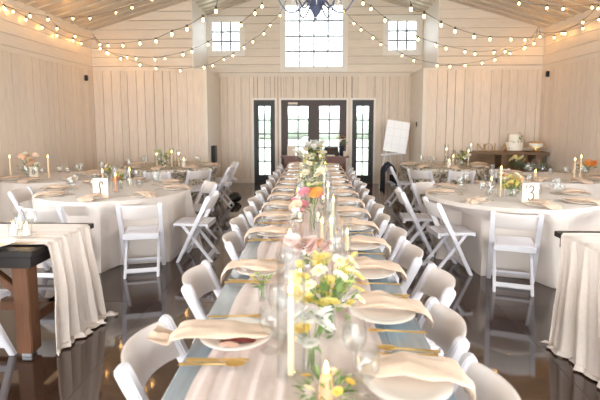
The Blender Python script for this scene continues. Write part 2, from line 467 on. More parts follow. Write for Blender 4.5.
# small wall fittings
def wall_box(name, label, cat, x0, x1, y0, y1, z0, z1, m=M['black']):
    return tag(MB().use(m).box(x0, x1, y0, y1, z0, z1).build(name, bevel=.006), label, cat)
p = on_plane(85, 78, (-XW, 0), (-XW, 5))
wall_box('wall_speaker', 'small black box high on the left wall near the corner', 'speaker', -XW, -XW + .06, p.y - .03, p.y + .03, p.z - .06, p.z + .06)
p = on_plane(549, 74, (XW, 0), (XW, 5))
wall_box('wall_speaker', 'small black box high on the right wall near the corner', 'speaker', XW - .06, XW, p.y - .03, p.y + .03, p.z - .06, p.z + .06)
wall_box('light_switch', 'small black switch on the wall return right of the easel sign', 'switch', XL - .022, XL - .012, 10.9, 10.98, 1.47, 1.58)
wall_box('wall_box', 'black upright box low on the wall return behind the far left table', 'box', -XL, -XL + .1, 10.75, 10.95, .62, 1.02)

# ------------------------------------------------------------------ folding chair (faces +Y)
def rounded(p0, p1, hw, n=6):           # stadium-ended strip in the YZ plane
    (y0, z0), (y1, z1) = p0, p1
    d = Vector((y1 - y0, z1 - z0)); L = d.length; d /= L; q = Vector((-d.y, d.x))
    a = math.atan2(d.y, d.x); pts = [(y0 + q.x * hw, z0 + q.y * hw), (y0 - q.x * hw, z0 - q.y * hw)]
    for i in range(n + 1):
        t = a - PI / 2 + PI * i / n
        pts.append((y1 + hw * math.cos(t), z1 + hw * math.sin(t)))
    return pts
def make_chair():
    t = thing('folding_chair', 'x', 'chair')
    W = M['white_plastic']; hx = .2
    def post(sx):
        poly = rounded((.17, .0), (-.2, .745), .026); poly[0] = (.15, 0); poly[1] = (.19, 0)
        return MB().use(W).prism(poly, 'x', sx * hx - .0215, sx * hx + .0215)
    for s in (-1, 1): post(s).build('post', parent=t, bevel=.006)
    for s in (-1, 1):
        poly = rounded((-.215, 0), (.12, .43), .018); poly[0] = (-.235, 0); poly[1] = (-.195, 0)
        MB().use(W).prism(poly, 'x', s * .162 - .014, s * .162 + .014).build('leg', parent=t, bevel=.005)
    MB().use(W).bar((-.18, .138, .085), (.18, .138, .085), .03, .04, (0, -.45, .9)).build('front_stretcher', parent=t, bevel=.004)
    MB().use(W).bar((-.155, -.172, .06), (.155, -.172, .06), .028, .045, (0, .6, .8)).build('rear_stretcher', parent=t, bevel=.004)
    def back(u, v):                     # bowed top panel
        x = (u - .5) * .37; k = 1 - (2 * u - 1) ** 2
        y = -.168 - .062 * k; zc = .678
        a = 2 * PI * v; h = .078
        zz = math.sin(a); yy = math.cos(a)
        z = zc + (h + .006 * k) * max(-1, min(1, zz * 1.25)) + (-.004 if zz > 0 else .012) * k
        return (x, y + .009 * max(-1, min(1, yy * 1.4)) - (z - zc) * .45, z)
    MB().use(M['cream_plastic']).grid(back, 14, 16, True).build('backrest', parent=t)
    s = MB().use(W)
    s.box(-.178, -.15, -.17, .2, .415, .445); s.box(.15, .178, -.17, .2, .415, .445)
    s.box(-.178, .178, -.185, -.155, .39, .448); s.box(-.178, .178, .195, .218, .405, .448)
    for i in range(8):
        y = -.147 + i * .0425; s.box(-.15, .15, y, y + .034, .43, .449)
    s.build('seat', parent=t, bevel=.003, seg=1)
    return t
CHAIRS = []
def chair(back, facing, label, group):
    """back = point under the middle of the top rail; facing = degrees, 0 looks along +Y, positive turns left"""
    a = rad(facing); f = Vector((-math.sin(a), math.cos(a)))
    c = (back[0] + f.x * .2, back[1] + f.y * .2, 0)
    CHAIRS.append((c, a))
    return place('chair', make_chair, c, a, label, group)

# ------------------------------------------------------------------ tableware prototypes
def make_plate():
    prof = [(.0, .006), (.07, .006), (.085, .009), (.105, .016), (.137, .021), (.14, .0195), (.137, .017), (.105, .011), (.085, .003), (.07, 0), (.0, 0)]
    return tag(MB().use(M['plate']).lathe(prof, 32).build('dinner_plate', weld=True), 'x', 'plate')
def napkin_maker(seed, edge=.15, drop=(.054, -.05), flat=False):
    def mk():
        r = random.Random(seed)
        cl = [(-.135, r.uniform(.0, .05), .034), (-.07, r.uniform(.02, .05), .039), (.0, r.uniform(.02, .05), .045), (.07, r.uniform(.01, .04), .040), (edge - .03, .016, .038), (edge + .022, .01, .026), (edge + .05, .012, -.008), (edge + drop[0], .014, drop[1])]
        if flat: cl[5] = (edge + .028, .01, .036); cl[6] = (edge + .06, .012, .022)
        w = [.045, .07, .078, .066, .068, .075, .07, .06]; h = [.006, .012, .017, .014, .010, .007, .007, .005]
        ph = r.uniform(0, 6)
        def fn(u, v):
            q = u * (len(cl) - 1); i = min(int(q), len(cl) - 2); f = q - i; f2 = f * f * (3 - 2 * f)
            L = lambda A: A[i] * (1 - f2) + A[i + 1] * f2
            c = [cl[i][k] * (1 - f) + cl[i + 1][k] * f for k in range(3)]
            nx, nz = cl[i + 1][0] - cl[i][0], cl[i + 1][2] - cl[i][2]; l = math.hypot(nx, nz); nx, nz = nx / l, nz / l
            a = 2 * PI * v; ww, hh = L(w), L(h)
            if u == 0: ww *= .8; hh *= .3
            if u == 1: hh *= .3
            y = ww * math.cos(a) * (1 + .16 * math.sin(9 * u + ph) + .07 * math.sin(21 * u + 2 * ph)) + .012 * math.sin(7 * u + ph)
            rip = (.0045 * math.sin(y * 85 + ph + 5 * u) + .003 * math.sin(y * 150 - 9 * u + ph)) * (.8 + .4 * math.sin(5 * u + ph)) * (1 - .5 * abs(math.cos(a)) ** 4)
            off = hh * math.sin(a) + rip
            return (c[0] - nz * off, c[1] + y, c[2] + nx * off)
        return tag(MB().use(M['napkin']).grid(fn, 40, 28, True).build('linen_napkin'), 'x', 'napkin')
    return mk
def make_goblet():
    prof = [(.0, .0), (.033, .001), (.034, .004), (.012, .008), (.005, .014), (.0045, .06), (.008, .07), (.024, .08), (.036, .1), (.039, .125), (.035, .165), (.0335, .165), (.037, .125), (.034, .1), (.02, .083), (.0, .079)]
    return tag(MB().use(M['glass']).lathe(prof, 18).build('water_goblet', weld=True), 'x', 'glass')
def make_wine():
    prof = [(.0, .0), (.034, .001), (.035, .004), (.01, .008), (.004, .014), (.0038, .085), (.01, .095), (.03, .112), (.04, .14), (.038, .175), (.032, .2), (.0308, .2), (.0365, .175), (.0385, .14), (.028, .113), (.0, .1)]
    return tag(MB().use(M['glass']).lathe(prof, 18).build('wine_glass', weld=True), 'x', 'glass')
def make_knife():
    t = thing('gold_knife', 'x', 'knife')
    MB().use(M['gold']).grid(lambda u, v: (.11 - .11 * u, (.009 + .003 * math.sin(PI * (1 - u) * .9)) * math.cos(2 * PI * v), .006 + .004 * math.sin(2 * PI * v)), 8, 8, True).build('handle', parent=t)
    MB().use(M['gold']).prism([(0, -.005), (-.02, -.011), (-.085, -.011), (-.11, -.001), (-.105, .008), (0, .006)], 'z', .004, .006).build('blade', parent=t, smooth=False)
    return t
def make_fork():
    t = thing('gold_fork', 'x', 'fork')
    MB().use(M['gold']).grid(lambda u, v: (.11 - .16 * u, (.0045 + .007 * (1 - u) ** 2) * math.cos(2 * PI * v), .006 + .003 * math.sin(2 * PI * v) + .004 * u), 10, 8, True).build('handle', parent=t)
    h = MB().use(M['gold']).prism([(-.05, -.003), (-.065, -.011), (-.08, -.011), (-.08, .011), (-.065, .011), (-.05, .003)], 'z', .008, .0105)
    for k in range(4): h.box(-.115, -.08, -.011 + k * .0065, -.0085 + k * .0065, .008, .0105)
    h.build('head', parent=t, smooth=False)
    return t

def make_spoon():
    t = thing('gold_spoon', 'x', 'spoon')
    MB().use(M['gold']).grid(lambda u, v: (.11 - .16 * u, (.0045 + .007 * (1 - u) ** 2) * math.cos(2 * PI * v), .006 + .003 * math.sin(2 * PI * v) + .004 * u), 10, 8, True).build('handle', parent=t)
    MB().use(M['gold']).grid(lambda u, v: (-.08 + .038 * u * math.cos(2 * PI * v), .021 * u * math.sin(2 * PI * v), .004 + .008 * u * u), 6, 16, True).build('spoon_bowl', parent=t)
    return t

FLAME = [(0, 0), (.005, .004), (.0065, .011), (.005, .02), (.0025, .03), (0, .037)]
def make_taper(h, r=.011, wax='wax'):
    def mk():
        t = thing('taper_candle', 'x', 'candle')
        MB().use(M[wax]).lathe([(0, 0), (r, 0), (r * .96, h * .5), (r * .85, h - .006), (r * .6, h), (0, h - .001)], 14).build('wax_stick', parent=t)
        MB().use(M['wick']).tube([(0, 0, h - .002), (0, 0, h + .008)], .0012, 5).build('wick', parent=t)
        MB().use(M['flame']).lathe([(a * 1.15, b * 1.15 + h + .004) for a, b in FLAME], 10).build('flame', parent=t)
        return t
    return mk
def make_cyl(h, r):
    def mk():
        w = .003
        return tag(MB().use(M['glass']).lathe([(0, 0), (r, 0), (r, h), (r - w, h), (r - w, .006), (0, .006)], 24).build('glass_cylinder', weld=True), 'x', 'hurricane')
    return mk
def lit(base, h, r, ch, lab, group, wax='wax', cr=.011):
    """a glass cylinder with a lit candle standing in it: two things"""
    place('cyl%.2f_%.3f' % (h, r), make_cyl(h, r), base, 0, 'clear glass cylinder around ' + lab, group + ' glass')
    place('tap%.2f_%s_%.3f' % (ch, wax, cr), make_taper(ch, cr, wax), (base[0], base[1], base[2] + .007), 0, 'lit candle in glass, ' + lab, group)

# ------------------------------------------------------------------ flowers
def bloom_mesh(kind, color, r):
    rr = random.Random(hash((kind, color)) % 1000 if False else len(kind) * 7 + len(color))
    b = MB().use(M['pet_' + color])
    layers = {'rose': ((5, .35, .75), (6, .7, .45), (7, 1.0, .12)), 'daisy': ((9, 1.0, .12), (7, .8, .3)), 'puff': ((7, .55, .8), (9, .85, .5), (10, 1.0, .15), (8, .8, -.3))}[kind]
    for k, (n, rl, lift) in enumerate(layers):
        for i in range(n):
            a0 = 2 * PI * (i + .5 * k) / n + rr.uniform(-.15, .15); L = r * rl * rr.uniform(.9, 1.1); W = L * (.62 if kind != 'daisy' else .42)
            def fn(u, v, a0=a0, L=L, W=W, lift=lift):
                s = (v - .5) * 2 * W * math.sin(PI * (.12 + .8 * u)); d = L * u
                z = lift * L * u * (1.3 - .5 * u) + .25 * abs(s) * (1 if lift > .1 else .3)
                return (d * math.cos(a0) - s * math.sin(a0), d * math.sin(a0) + s * math.cos(a0), z)
            b.grid(fn, 4, 3)
    if kind == 'daisy':
        b.use(M['pet_gold']).lathe([(0, r * .28), (r * .16, r * .22), (r * .2, r * .08), (0, 0)], 8)
    return b.mesh('bloom')
BM = {}
def bloom(root, p, kind, color, r, tilt):
    k = (kind, color, round(r, 3))
    if k not in BM: BM[k] = bloom_mesh(*k)
    o = bpy.data.objects.new('bloom', BM[k]); COL.objects.link(o); o.parent = root; o.location = p
    o.rotation_euler = (tilt[0], tilt[1], R_.uniform(0, 6)); o['label'] = color + ' bloom'
    return o
def leaf_cloud(n, c, s, L, rnd, m='leaf'):
    b = MB().use(M[m])
    for i in range(n):
        d = Vector((rnd.gauss(0, 1), rnd.gauss(0, 1), rnd.gauss(0, .8))); d = d / max(d.length, .01) * rnd.uniform(.3, 1) ** .6
        p = Vector(c) + Vector((d.x * s[0], d.y * s[1], d.z * s[2])); l = L * rnd.uniform(.6, 1.2)
        ax = Vector((d.x, d.y, d.z + rnd.uniform(-.3, .9))).normalized(); sd = ax.cross(Vector((rnd.random(), rnd.random(), 1))).normalized(); nn = sd.cross(ax)
        b.add([p, p + ax * l * .4 + sd * l * .2 + nn * l * .03, p + ax * l, p + ax * l * .4 - sd * l * .2 + nn * l * .03], [(0, 1, 2, 3)])
    return b
def arrangement(name, label, base, vase, blooms, spread, zlo, zhi, leaves=30, leafL=.05, seed=1, group='flower arrangements', leafm='leaf', leafz=None):
    """blooms = list of (kind, colour, radius, count)"""
    r = random.Random(seed); t = thing(name, label, 'flowers', base, 0, group)
    vh, vr = vase
    MB().use(M['glass']).lathe([(0, 0), (vr, 0), (vr * 1.05, vh * .4), (vr * .75, vh), (vr * .72, vh), (vr * 1.0, vh * .4), (vr * .9, .005), (0, .005)], 16).build('vase', parent=t)
    st = MB().use(M['stem'])
    for kind, color, rad_, cnt in blooms:
        for i in range(cnt):
            a = r.uniform(0, 2 * PI); q = math.sqrt(r.random()) * spread; z = r.uniform(zlo, zhi)
            p = Vector((q * math.cos(a), q * math.sin(a) * .8, z))
            st.tube([(r.uniform(-.5, .5) * vr, r.uniform(-.5, .5) * vr, .012), (p.x * .2, p.y * .2, vh * .95), (p.x * .7, p.y * .7, (vh + z) / 2 + .01), p], .0016, 5)
            bloom(t, p, kind, color, rad_ * r.choice((.85, 1.0, 1.15)), (r.uniform(-.1, .9) - p.y / spread * .3, p.x / spread * .6))
    st.build('stem', parent=t)
    if leaves:
        lz = leafz or ((vh + zlo) / 2 + .01)
        leaf_cloud(leaves, (0, 0, lz), (spread * .8, spread * .7, max(.03, (zhi - vh) * .4)), leafL, r, leafm).build('foliage', parent=t, smooth=False)
    return t

# ------------------------------------------------------------------ the long central table
TZ = .76
tt = thing('banquet_table', 'long dark wooden banquet table with white chairs down both sides', 'table', (-.01, 0, 0))
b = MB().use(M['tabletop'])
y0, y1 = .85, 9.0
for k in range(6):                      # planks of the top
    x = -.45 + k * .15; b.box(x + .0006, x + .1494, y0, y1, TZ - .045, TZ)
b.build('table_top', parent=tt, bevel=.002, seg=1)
MB().use(M['brown']).box(-.34, .34, y0 + .15, y0 + .19, .62, .715).box(-.34, .34, y1 - .19, y1 - .15, .62, .715).box(-.34, -.3, y0 + .19, y1 - .19, .62, .715).box(.3, .34, y0 + .19, y1 - .19, .62, .715).build('apron', parent=tt, smooth=False)
for yy in (1.1, 3.05, 5.16, 7.02, 8.75):
    for s in (-1, 1): MB().use(M['brown']).box(s * .12 - .045, s * .12 + .045, yy - .045, yy + .045, 0, .715).build('leg', parent=tt, bevel=.004)
    MB().use(M['brown']).box(-.3, .3, yy - .03, yy + .03, .64, .70).build('crossbar', parent=tt, smooth=False)
rr = random.Random(3)
def runner_fn(u, v):
    y = y0 + .02 + (y1 - y0 - .04) * u
    e = .018 * math.sin(y * 3.1) + .012 * math.sin(y * 7.7 + 1)
    xl = -.36 + e; xr = .26 + .02 * math.sin(y * 2.3 + 2) + .01 * math.sin(y * 9)
    x = xl + (xr - xl) * v
    z = TZ + .002 + .0042 * (1 + math.sin(x * 70 + 1.5 * math.sin(y * 1.1) + .6 * math.sin(y * 2.6))) + .0026 * (1 + math.sin(x * 148 + 2 * math.sin(y * 1.7) + 1)) * (.6 + .4 * math.sin(y * 2.7 + x * 5))
    return (x, y, max(z, TZ + .002))
tag(MB().use(M['blush']).grid(runner_fn, 260, 84).build('table_runner'), 'blush gauze runner along the middle of the long table', 'runner')

LEFT = [1.68, 2.47, 3.30] + [3.84 + .53 * k for k in range(10)]
RIGHT = [1.38 + .53 * k for k in range(14)]
for side, ys in (('left', LEFT), ('right', RIGHT)):
    s = -1 if side == 'left' else 1
    for k, y in enumerate(ys):
        pl = "%s place from near end, long table's %s side" % (ORD[k], side)
        rz = 0 if s > 0 else PI
        place('plate', make_plate, (s * .295, y, TZ + .014), 0, 'cream plate at the ' + pl, 'plates on the long table')
        first = side == 'left' and k == 0
        place('napkin_first' if first else 'napkin%d' % (k % 3), napkin_maker(11, .2, (.13, .012)) if first else napkin_maker(11 + k % 3), (s * .295, y + R_.uniform(-.01, .01), TZ + .018), rz + R_.uniform(-.06, .06), 'beige linen napkin at the ' + pl, 'napkins on the long table')
        place('knife', make_knife, (s * .33, y - s * .0 - (.178 if s < 0 else -.178), TZ + .014), rz + R_.uniform(-.08, .08), 'gold knife at the ' + pl, 'gold knives on the long table')
        place('fork', make_fork, (s * .33, y + (.175 if s < 0 else -.175), TZ + .014), rz + R_.uniform(-.08, .08), 'gold fork at the ' + pl, 'gold forks on the long table')
        place('spoon', make_spoon, (s * .345, y + (-.21 if s < 0 else .21), TZ + .014), rz + R_.uniform(-.08, .08), 'gold spoon at the ' + pl, 'gold spoons on the long table')
        place('goblet', make_goblet, (s * .15 + R_.uniform(-.012, .012), y - .1 + R_.uniform(-.02, .02), TZ + .015), 0, 'stemmed water goblet at the ' + pl, 'water goblets on the long table')
        if k % 2 == 0 or k > 2: place('wine', make_wine, (s * .125 + R_.uniform(-.012, .012), y + .02, TZ + .015), 0, 'clear wine glass at the ' + pl, 'wine glasses on the long table')
        bx = {('left', 0): .645, ('left', 1): .65, ('left', 2): .6, ('right', 0): .565, ('right', 1): .57, ('right', 2): .69}.get((side, k), .62 + R_.uniform(-.02, .03))
        chair((s * bx, y + R_.uniform(-.01, .01)), (-90 if s < 0 else 90) + R_.uniform(-3, 3), "white folding chair, %s from the near end on the long table's %s side" % (ORD[k], side), 'chairs along the long table')
# what lies on the near left plate
b = MB().use(M['maroon']).grid(lambda u, v: (-.06 + .13 * u, -.028 + .05 * v, .012 + .012 * math.sin(PI * u) * math.sin(PI * v)), 10, 5)
tag(b.build('folded_card', loc=(-.285, 1.64, TZ + .016)), 'folded maroon card on the nearest left plate of the long table', 'card')
b = MB().use(M['rose']).grid(lambda u, v: (-.04 + .08 * u, -.022 + .04 * v, .011 + .01 * math.sin(PI * u)), 8, 4)
tag(b.build('place_card', loc=(-.31, 1.585, TZ + .016)), 'pale pink card lying beside the maroon card on the nearest left plate', 'card')

# centrepieces down the long table
def cp(x, y): return tuple(at(x, y, TZ + .015))
lit(cp(291, 376), .41, .046, .265, 'tall taper nearest the camera on the long table', 'tall candles on the long table', cr=.0105)
b0 = cp(326, 399)
t = thing('candle_wreath', 'green foliage ring around a low candle at the near end of the long table', 'wreath', b0, 0)
leaf_cloud(130, (0, 0, .03), (.085, .07, .035), .036, random.Random(5)).build('foliage', parent=t, smooth=False)
for k in range(5): bloom(t, (.07 * math.cos(k * 1.3), .055 * math.sin(k * 1.3), .055), 'rose', 'cream' if k % 2 else 'gold', .018, (.4, 0))
place('votive_c', make_taper(.075, .022, 'peachwax'), b0, 0, 'low lit peach candle in the foliage ring at the near end', 'low candles on the long table')
arrangement('bud_vase', 'white roses with a golden bloom behind the low candle at the near end', cp(312, 372), (.10, .03),
            [('puff', 'white', .036, 8), ('rose', 'gold', .03, 1)], .07, .10, .19, 14, .04, 21)
arrangement('flower_vase', 'loose yellow and cream spring flowers, the big vase nearest the camera', cp(328, 335), (.12, .028),
            [('daisy', 'yellow', .036, 20), ('daisy', 'cream', .034, 13), ('rose', 'yellow', .026, 6), ('rose', 'lime', .02, 6), ('daisy', 'gold', .03, 2)], .13, .12, .31, 34, .06, 4)
arrangement('bud_vase', 'pale green sprigs and small yellow blooms left of the big yellow vase', cp(263, 300), (.09, .022),
            [('rose', 'lime', .02, 3), ('daisy', 'yellow', .022, 2)], .05, .06, .12, 18, .04, 31)
arrangement('flower_vase', 'blush pink roses in a low vase, in front of the pink and orange flowers', cp(306, 266), (.10, .035),
            [('puff', 'blush', .048, 10), ('puff', 'peach', .04, 3), ('rose', 'lime', .016, 3)], .13, .09, .16, 16, .045, 6)
arrangement('flower_vase', 'pink and orange peonies in a tall vase midway along the long table', cp(313, 231), (.16, .03),
            [('puff', 'pink', .055, 4), ('puff', 'orange', .055, 2), ('puff', 'peach', .05, 2)], .15, .17, .31, 22, .05, 9)
arrangement('flower_vase', 'cream and white roses with greenery behind the pink and orange flowers', cp(312, 203), (.14, .03),
            [('puff', 'cream', .04, 6), ('rose', 'white', .04, 5), ('daisy', 'cream', .04, 6), ('rose', 'lime', .03, 4)], .16, .16, .34, 26, .06, 12)
arrangement('flower_vase', 'airy white and yellow blooms with green sprigs past the middle of the long table', cp(313, 190), (.16, .03),
            [('daisy', 'cream', .045, 12), ('rose', 'lime', .035, 7), ('daisy', 'gold', .03, 3)], .17, .18, .38, 40, .07, 13)
arrangement('flower_vase', 'tall yellow and cream spray behind the airy white blooms', cp(315, 178), (.18, .035),
            [('daisy', 'yellow', .045, 10), ('rose', 'white', .045, 8), ('rose', 'lime', .035, 5)], .17, .2, .42, 40, .07, 14)
arrangement('flower_vase', 'loose ivory flowers with trailing greens near the far end, left of the tall vase', cp(304, 171), (.2, .035),
            [('puff', 'cream', .05, 6), ('rose', 'white', .05, 7)], .18, .22, .42, 36, .07, 15, leafm='euca')
arrangement('flower_vase', 'tallest vase with pale green and white hydrangeas at the far end of the long table', cp(313, 167), (.26, .045),
            [('puff', 'white', .065, 9), ('rose', 'lime', .05, 6), ('daisy', 'gold', .04, 2)], .18, .3, .48, 30, .09, 16)
# tall glass cylinders with candles between the flowers
spots = [((331, 258), .34, .03, .2, 'on the right behind the yellow flowers'), ((322, 246), .26, .03, .14, 'beside the blush roses'), ((347, 252), .24, .027, .1, 'right of the blush roses'),
         ((333, 232), .34, .032, .22, 'right of the pink and orange flowers'), ((298, 214), .3, .03, .18, 'left behind the pink and orange flowers'),
         ((328, 211), .36, .03, .22, 'right behind the pink and orange flowers'), ((301, 196), .36, .03, .2, 'left of the cream roses'), ((324, 193), .32, .03, .2, 'right of the airy white blooms'),
         ((303, 184), .4, .03, .22, 'left of the airy white blooms'), ((325, 180), .36, .03, .2, 'right of the tall yellow spray'), ((320, 171), .4, .035, .22, 'beside the ivory flowers at the far end')]
for (px, h, r, ch, lab) in spots:
    lit(cp(*px), h, r, ch, lab + ' on the long table', 'tall candles on the long table')
for i, (px, lab) in enumerate((((300, 283), 'left of the yellow flowers'), ((344, 283), 'right of the yellow flowers'), ((290, 240), 'left of the blush roses'), ((318, 222), 'just behind the pink flowers'), ((300, 222), 'left of the pink flowers'), ((323, 203), 'right of the cream roses'))):
    lit(cp(*px), .075, .032, .03, 'a small tea light ' + lab, 'tea lights on the long table', wax='whitewax', cr=.02)

# ------------------------------------------------------------------ round tables
DIRS = ['front', 'front right', 'right', 'back right', 'back', 'back left', 'left', 'front left']
def round_table(key, name, c, R, chairs, clothm='cloth', seed=1, clothlab=None, skip=()):
    """chairs = (back point, facing, label)"""
    r = random.Random(seed); cx, cy = c
    t = thing('round_table', 'round table hidden under the cloth, ' + name, 'table', (cx, cy, 0), 0, 'round tables')
    MB().use(M['brown']).lathe([(0, .715), (R - .02, .715), (R - .02, .742), (0, .742)], 40).build('table_top', parent=t, weld=True)
    MB().use(M['steel']).lathe([(.0, 0), (.25, 0), (.25, .02), (.05, .05), (.04, .7), (.12, .715), (0, .715)], 20).build('pedestal', parent=t, weld=True)
    lims = []
    for (bp, fc, lab) in chairs:
        chair(bp, fc, lab, 'chairs around the round tables')
        a = rad(fc); f = Vector((-math.sin(a), math.cos(a))); p = Vector(bp[:2]) - Vector(c)
        lims.append((p, f))
    ph = [r.uniform(0, 6) for _ in range(4)]
    NS = 16
    def fn(u, v):
        th = 2 * PI * v; d = Vector((math.cos(th), math.sin(th)))
        if u <= .25:
            rr_ = R * (u / .25); return (d.x * rr_, d.y * rr_, .747)
        q = (u - .25) / .75; z = .747 * (1 - q)
        if q < .03: return (d.x * (R + .006), d.y * (R + .006), .74)
        A = .05 * q ** .6 + .012 * min(1, q * 5)
        rr_ = R + .008 + .045 * q + .05 * q ** 3 + A * (.5 * (1 - 2 * abs(math.sin(9 * th + ph[0] + .8 * math.sin(3 * th)))) + .35 * math.sin(26 * th + ph[1] + .7 * math.sin(5 * th)) + .35 * math.sin(11 * th + ph[2]))
        for p, f in lims:              # the cloth gives way to a chair pushed against it
            if z < .70:
                s = Vector((-f.y, f.x)); e = (p + f * .2)          # chair centre
                # points along d*rr: stay beyond the seat front
                pt = d * rr_; lat = abs((pt - e).dot(s)); dep = (pt - e).dot(f)
                if dep < .26 and lat < .42:
                    k = 1 if lat < .24 else max(0, 1 - (lat - .24) / .18)
                    k *= min(1, (.70 - z) / .12)
                    dn = d.dot(f)
                    if dn < -.2:
                        rr_ = rr_ + k * min(0, (.26 - dep) / dn)
        return (d.x * rr_, d.y * rr_, max(z, .004))
    cl = MB().use(M[clothm]).grid(fn, 24, 220, True).build('tablecloth', weld=True)
    cl.location = (cx, cy, 0)
    tag(cl, clothlab or ('floor-length ivory cloth on ' + name + ' (round)'), 'tablecloth', 'round tablecloths')
    z = .749
    for k in range(8):
        if k in skip: continue
        a = -PI / 2 + k * PI / 4 + r.uniform(-.05, .05); d = Vector((math.cos(a), math.sin(a)))
        q = Vector(c) + d * (R - .17); e = Vector((-d.y, d.x)); lab = 'at the %s place of %s' % (DIRS[k], name)
        place('plate', make_plate, (q.x, q.y, z), 0, 'cream plate ' + lab, 'plates on the round tables')
        place('rnapkin%d' % (k % 3), napkin_maker(31 + k % 3, .11, (.085, .004), True), (q.x, q.y, z + .004), a + r.uniform(-.15, .15), 'beige linen napkin ' + lab, 'napkins on the round tables')
        g = q - d * .2 + e * .06; place('goblet', make_goblet, (g.x, g.y, z), 0, 'stemmed water goblet ' + lab, 'water goblets on the round tables')
        g = q - d * .21 - e * .05; place('wine', make_wine, (g.x, g.y, z), 0, 'clear wine glass ' + lab, 'wine glasses on the round tables')
    return t
TL = (-2.47, 5.62); TR = (2.26, 5.37); TLF = (-2.75, 8.74); TRF = (2.52, 8.95); TLB = (-3.98, 6.9); TRB = (3.66, 7.08)
nL, nR, nLF, nRF, nLB, nRB = ('the script-card table', 'the 3-card table', 'the left sequin table', 'the right sequin table', 'the left wall table', 'the right wall table')
round_table('L', nL, TL, .9, [((-1.77, 4.55), 15, 'white folding chair seen from behind at the front right of ' + nL), ((-2.68, 4.36), -2, 'white folding chair seen from behind at the front left of ' + nL),
            ((-1.17, 5.24), 88, 'white folding chair side-on at the right of ' + nL), ((-1.42, 6.22), 122, 'white folding chair at the back right of ' + nL),
            ((-3.62, 5.5), -86, 'white folding chair at the left of ' + nL)], seed=2)
round_table('R', nR, TR, .92, [((1.86, 4.21), -19, 'white folding chair seen from behind at the front of ' + nR), ((1.25, 4.87), -84, 'nearer white folding chair side-on at the left of ' + nR),
            ((1.06, 5.6), -93, 'white folding chair behind the side-on one at the left of ' + nR), ((1.5, 6.3), -142, 'white folding chair facing us at the back left of ' + nR),
            ((3.0, 4.3), 32, 'white folding chair cut off by the frame at the front right of ' + nR)], seed=5)
round_table('LF', nLF, TLF, .9, [((-2.6, 7.5), 5, 'white folding chair seen from behind at the front left of ' + nLF), ((-1.96, 7.8), 38, 'white folding chair seen from behind at the front right of ' + nLF),
            ((-1.55, 8.5), 90, 'nearer white folding chair side-on at the right of ' + nLF), ((-1.6, 9.3), 112, 'further white folding chair side-on at the right of ' + nLF)], 'lace', 7, 'grey floral sequin cloth on the far left round table', skip=(3, 4, 5))
round_table('RF', nRF, TRF, .82, [((1.82, 7.95), -38, 'white folding chair seen from behind at the front left of ' + nRF), ((2.5, 7.8), -2, 'white folding chair seen from behind at the front of ' + nRF),
            ((1.41, 8.7), -86, 'white folding chair with a navy jacket at the left of ' + nRF)], 'lace', 8, 'grey floral sequin cloth on the far right round table', skip=(3, 4, 5))
round_table('LB', nLB, TLB, .76, [((-3.35, 7.85), 146, 'white folding chair facing us at the back right of ' + nLB)], seed=9, skip=(4, 5, 6))
round_table('RB', nRB, TRB, .76, [((3.25, 8.1), -158, 'white folding chair facing us at the back of ' + nRB)], seed=10, skip=(3, 4))

# number cards (each stroke follows the ink on the card)
def card(label, base, w, h, strokes, cat='table card', rz=0):
    t = thing('table_card', label, cat, base, rz, 'table number cards')
    MB().use(M['paper']).prism([(-w / 2, 0), (w / 2, 0), (w / 2, h), (-w / 2, h)], 'y', -.002, .002).build('card', parent=t, smooth=False)
    MB().use(M['paper']).box(-.035, .035, -.02, .02, -.003, .004).build('stand', parent=t, smooth=False)
    k = MB().use(M['ink'])
    for s in strokes:
        n = len(s); pts = []
        for i in range(n - 1):             # smooth the stroke
            p0, p1, p2, p3 = s[max(i - 1, 0)], s[i], s[i + 1], s[min(i + 2, n - 1)]
            for q in range(5):
                f = q / 5
                pts.append(tuple(.5 * (2 * p1[j] + (p2[j] - p0[j]) * f + (2 * p0[j] - 5 * p1[j] + 4 * p2[j] - p3[j]) * f * f + (3 * p1[j] - p0[j] - 3 * p2[j] + p3[j]) * f ** 3) for j in (0, 1)))
        pts.append(s[-1])
        k.tube([((x - .5) * w, -.003, z * h) for x, z in pts], .0055, 6)
    k.build('lettering', parent=t)
    return t
p = at(101, 198, .75); card('white card with a brown script stroke on the left round table', p, .17, .22, [[(.38, .16), (.44, .22), (.5, .4), (.46, .55), (.44, .68), (.52, .82), (.64, .8), (.62, .68)]])
p = at(530, 203, .75); card('white card with a brown 3 on the right round table', p, .17, .21, [[(.22, .76), (.27, .9)], [(.4, .76), (.5, .86), (.64, .82), (.66, .68), (.56, .55), (.5, .53), (.64, .48), (.7, .34), (.62, .18), (.46, .14), (.36, .24)]])
p = at(34, 178, .75); card('white card with a brown loop on the smaller table by the left wall', p, .13, .17, [[(.36, .5), (.42, .72), (.58, .74), (.64, .52), (.56, .34), (.42, .36), (.36, .5)]])

def rp(x, y): return tuple(at(x, y, .752))
# left round table
gl = 'candles on the round tables'
lit(rp(103, 189), .34, .036, .2, 'left of the orange bloom on the left round table', gl)
lit(rp(116, 192), .32, .04, .18, 'in front of the orange bloom on the left round table', gl, wax='peachwax', cr=.016)
lit(rp(130, 187), .36, .04, .2, 'right of the orange bloom on the left round table', gl)
arrangement('bud_vase', 'single orange bloom with yellow buds on the left round table', rp(121, 190), (.12, .025), [('puff', 'orange', .055, 1), ('daisy', 'yellow', .035, 3)], .05, .13, .26, 26, .06, 40)
arrangement('bud_vase', 'small yellow blooms between the glass cylinders on the left round table', rp(108, 186), (.14, .02), [('daisy', 'gold', .035, 3), ('daisy', 'cream', .035, 2)], .06, .2, .3, 12, .05, 41)
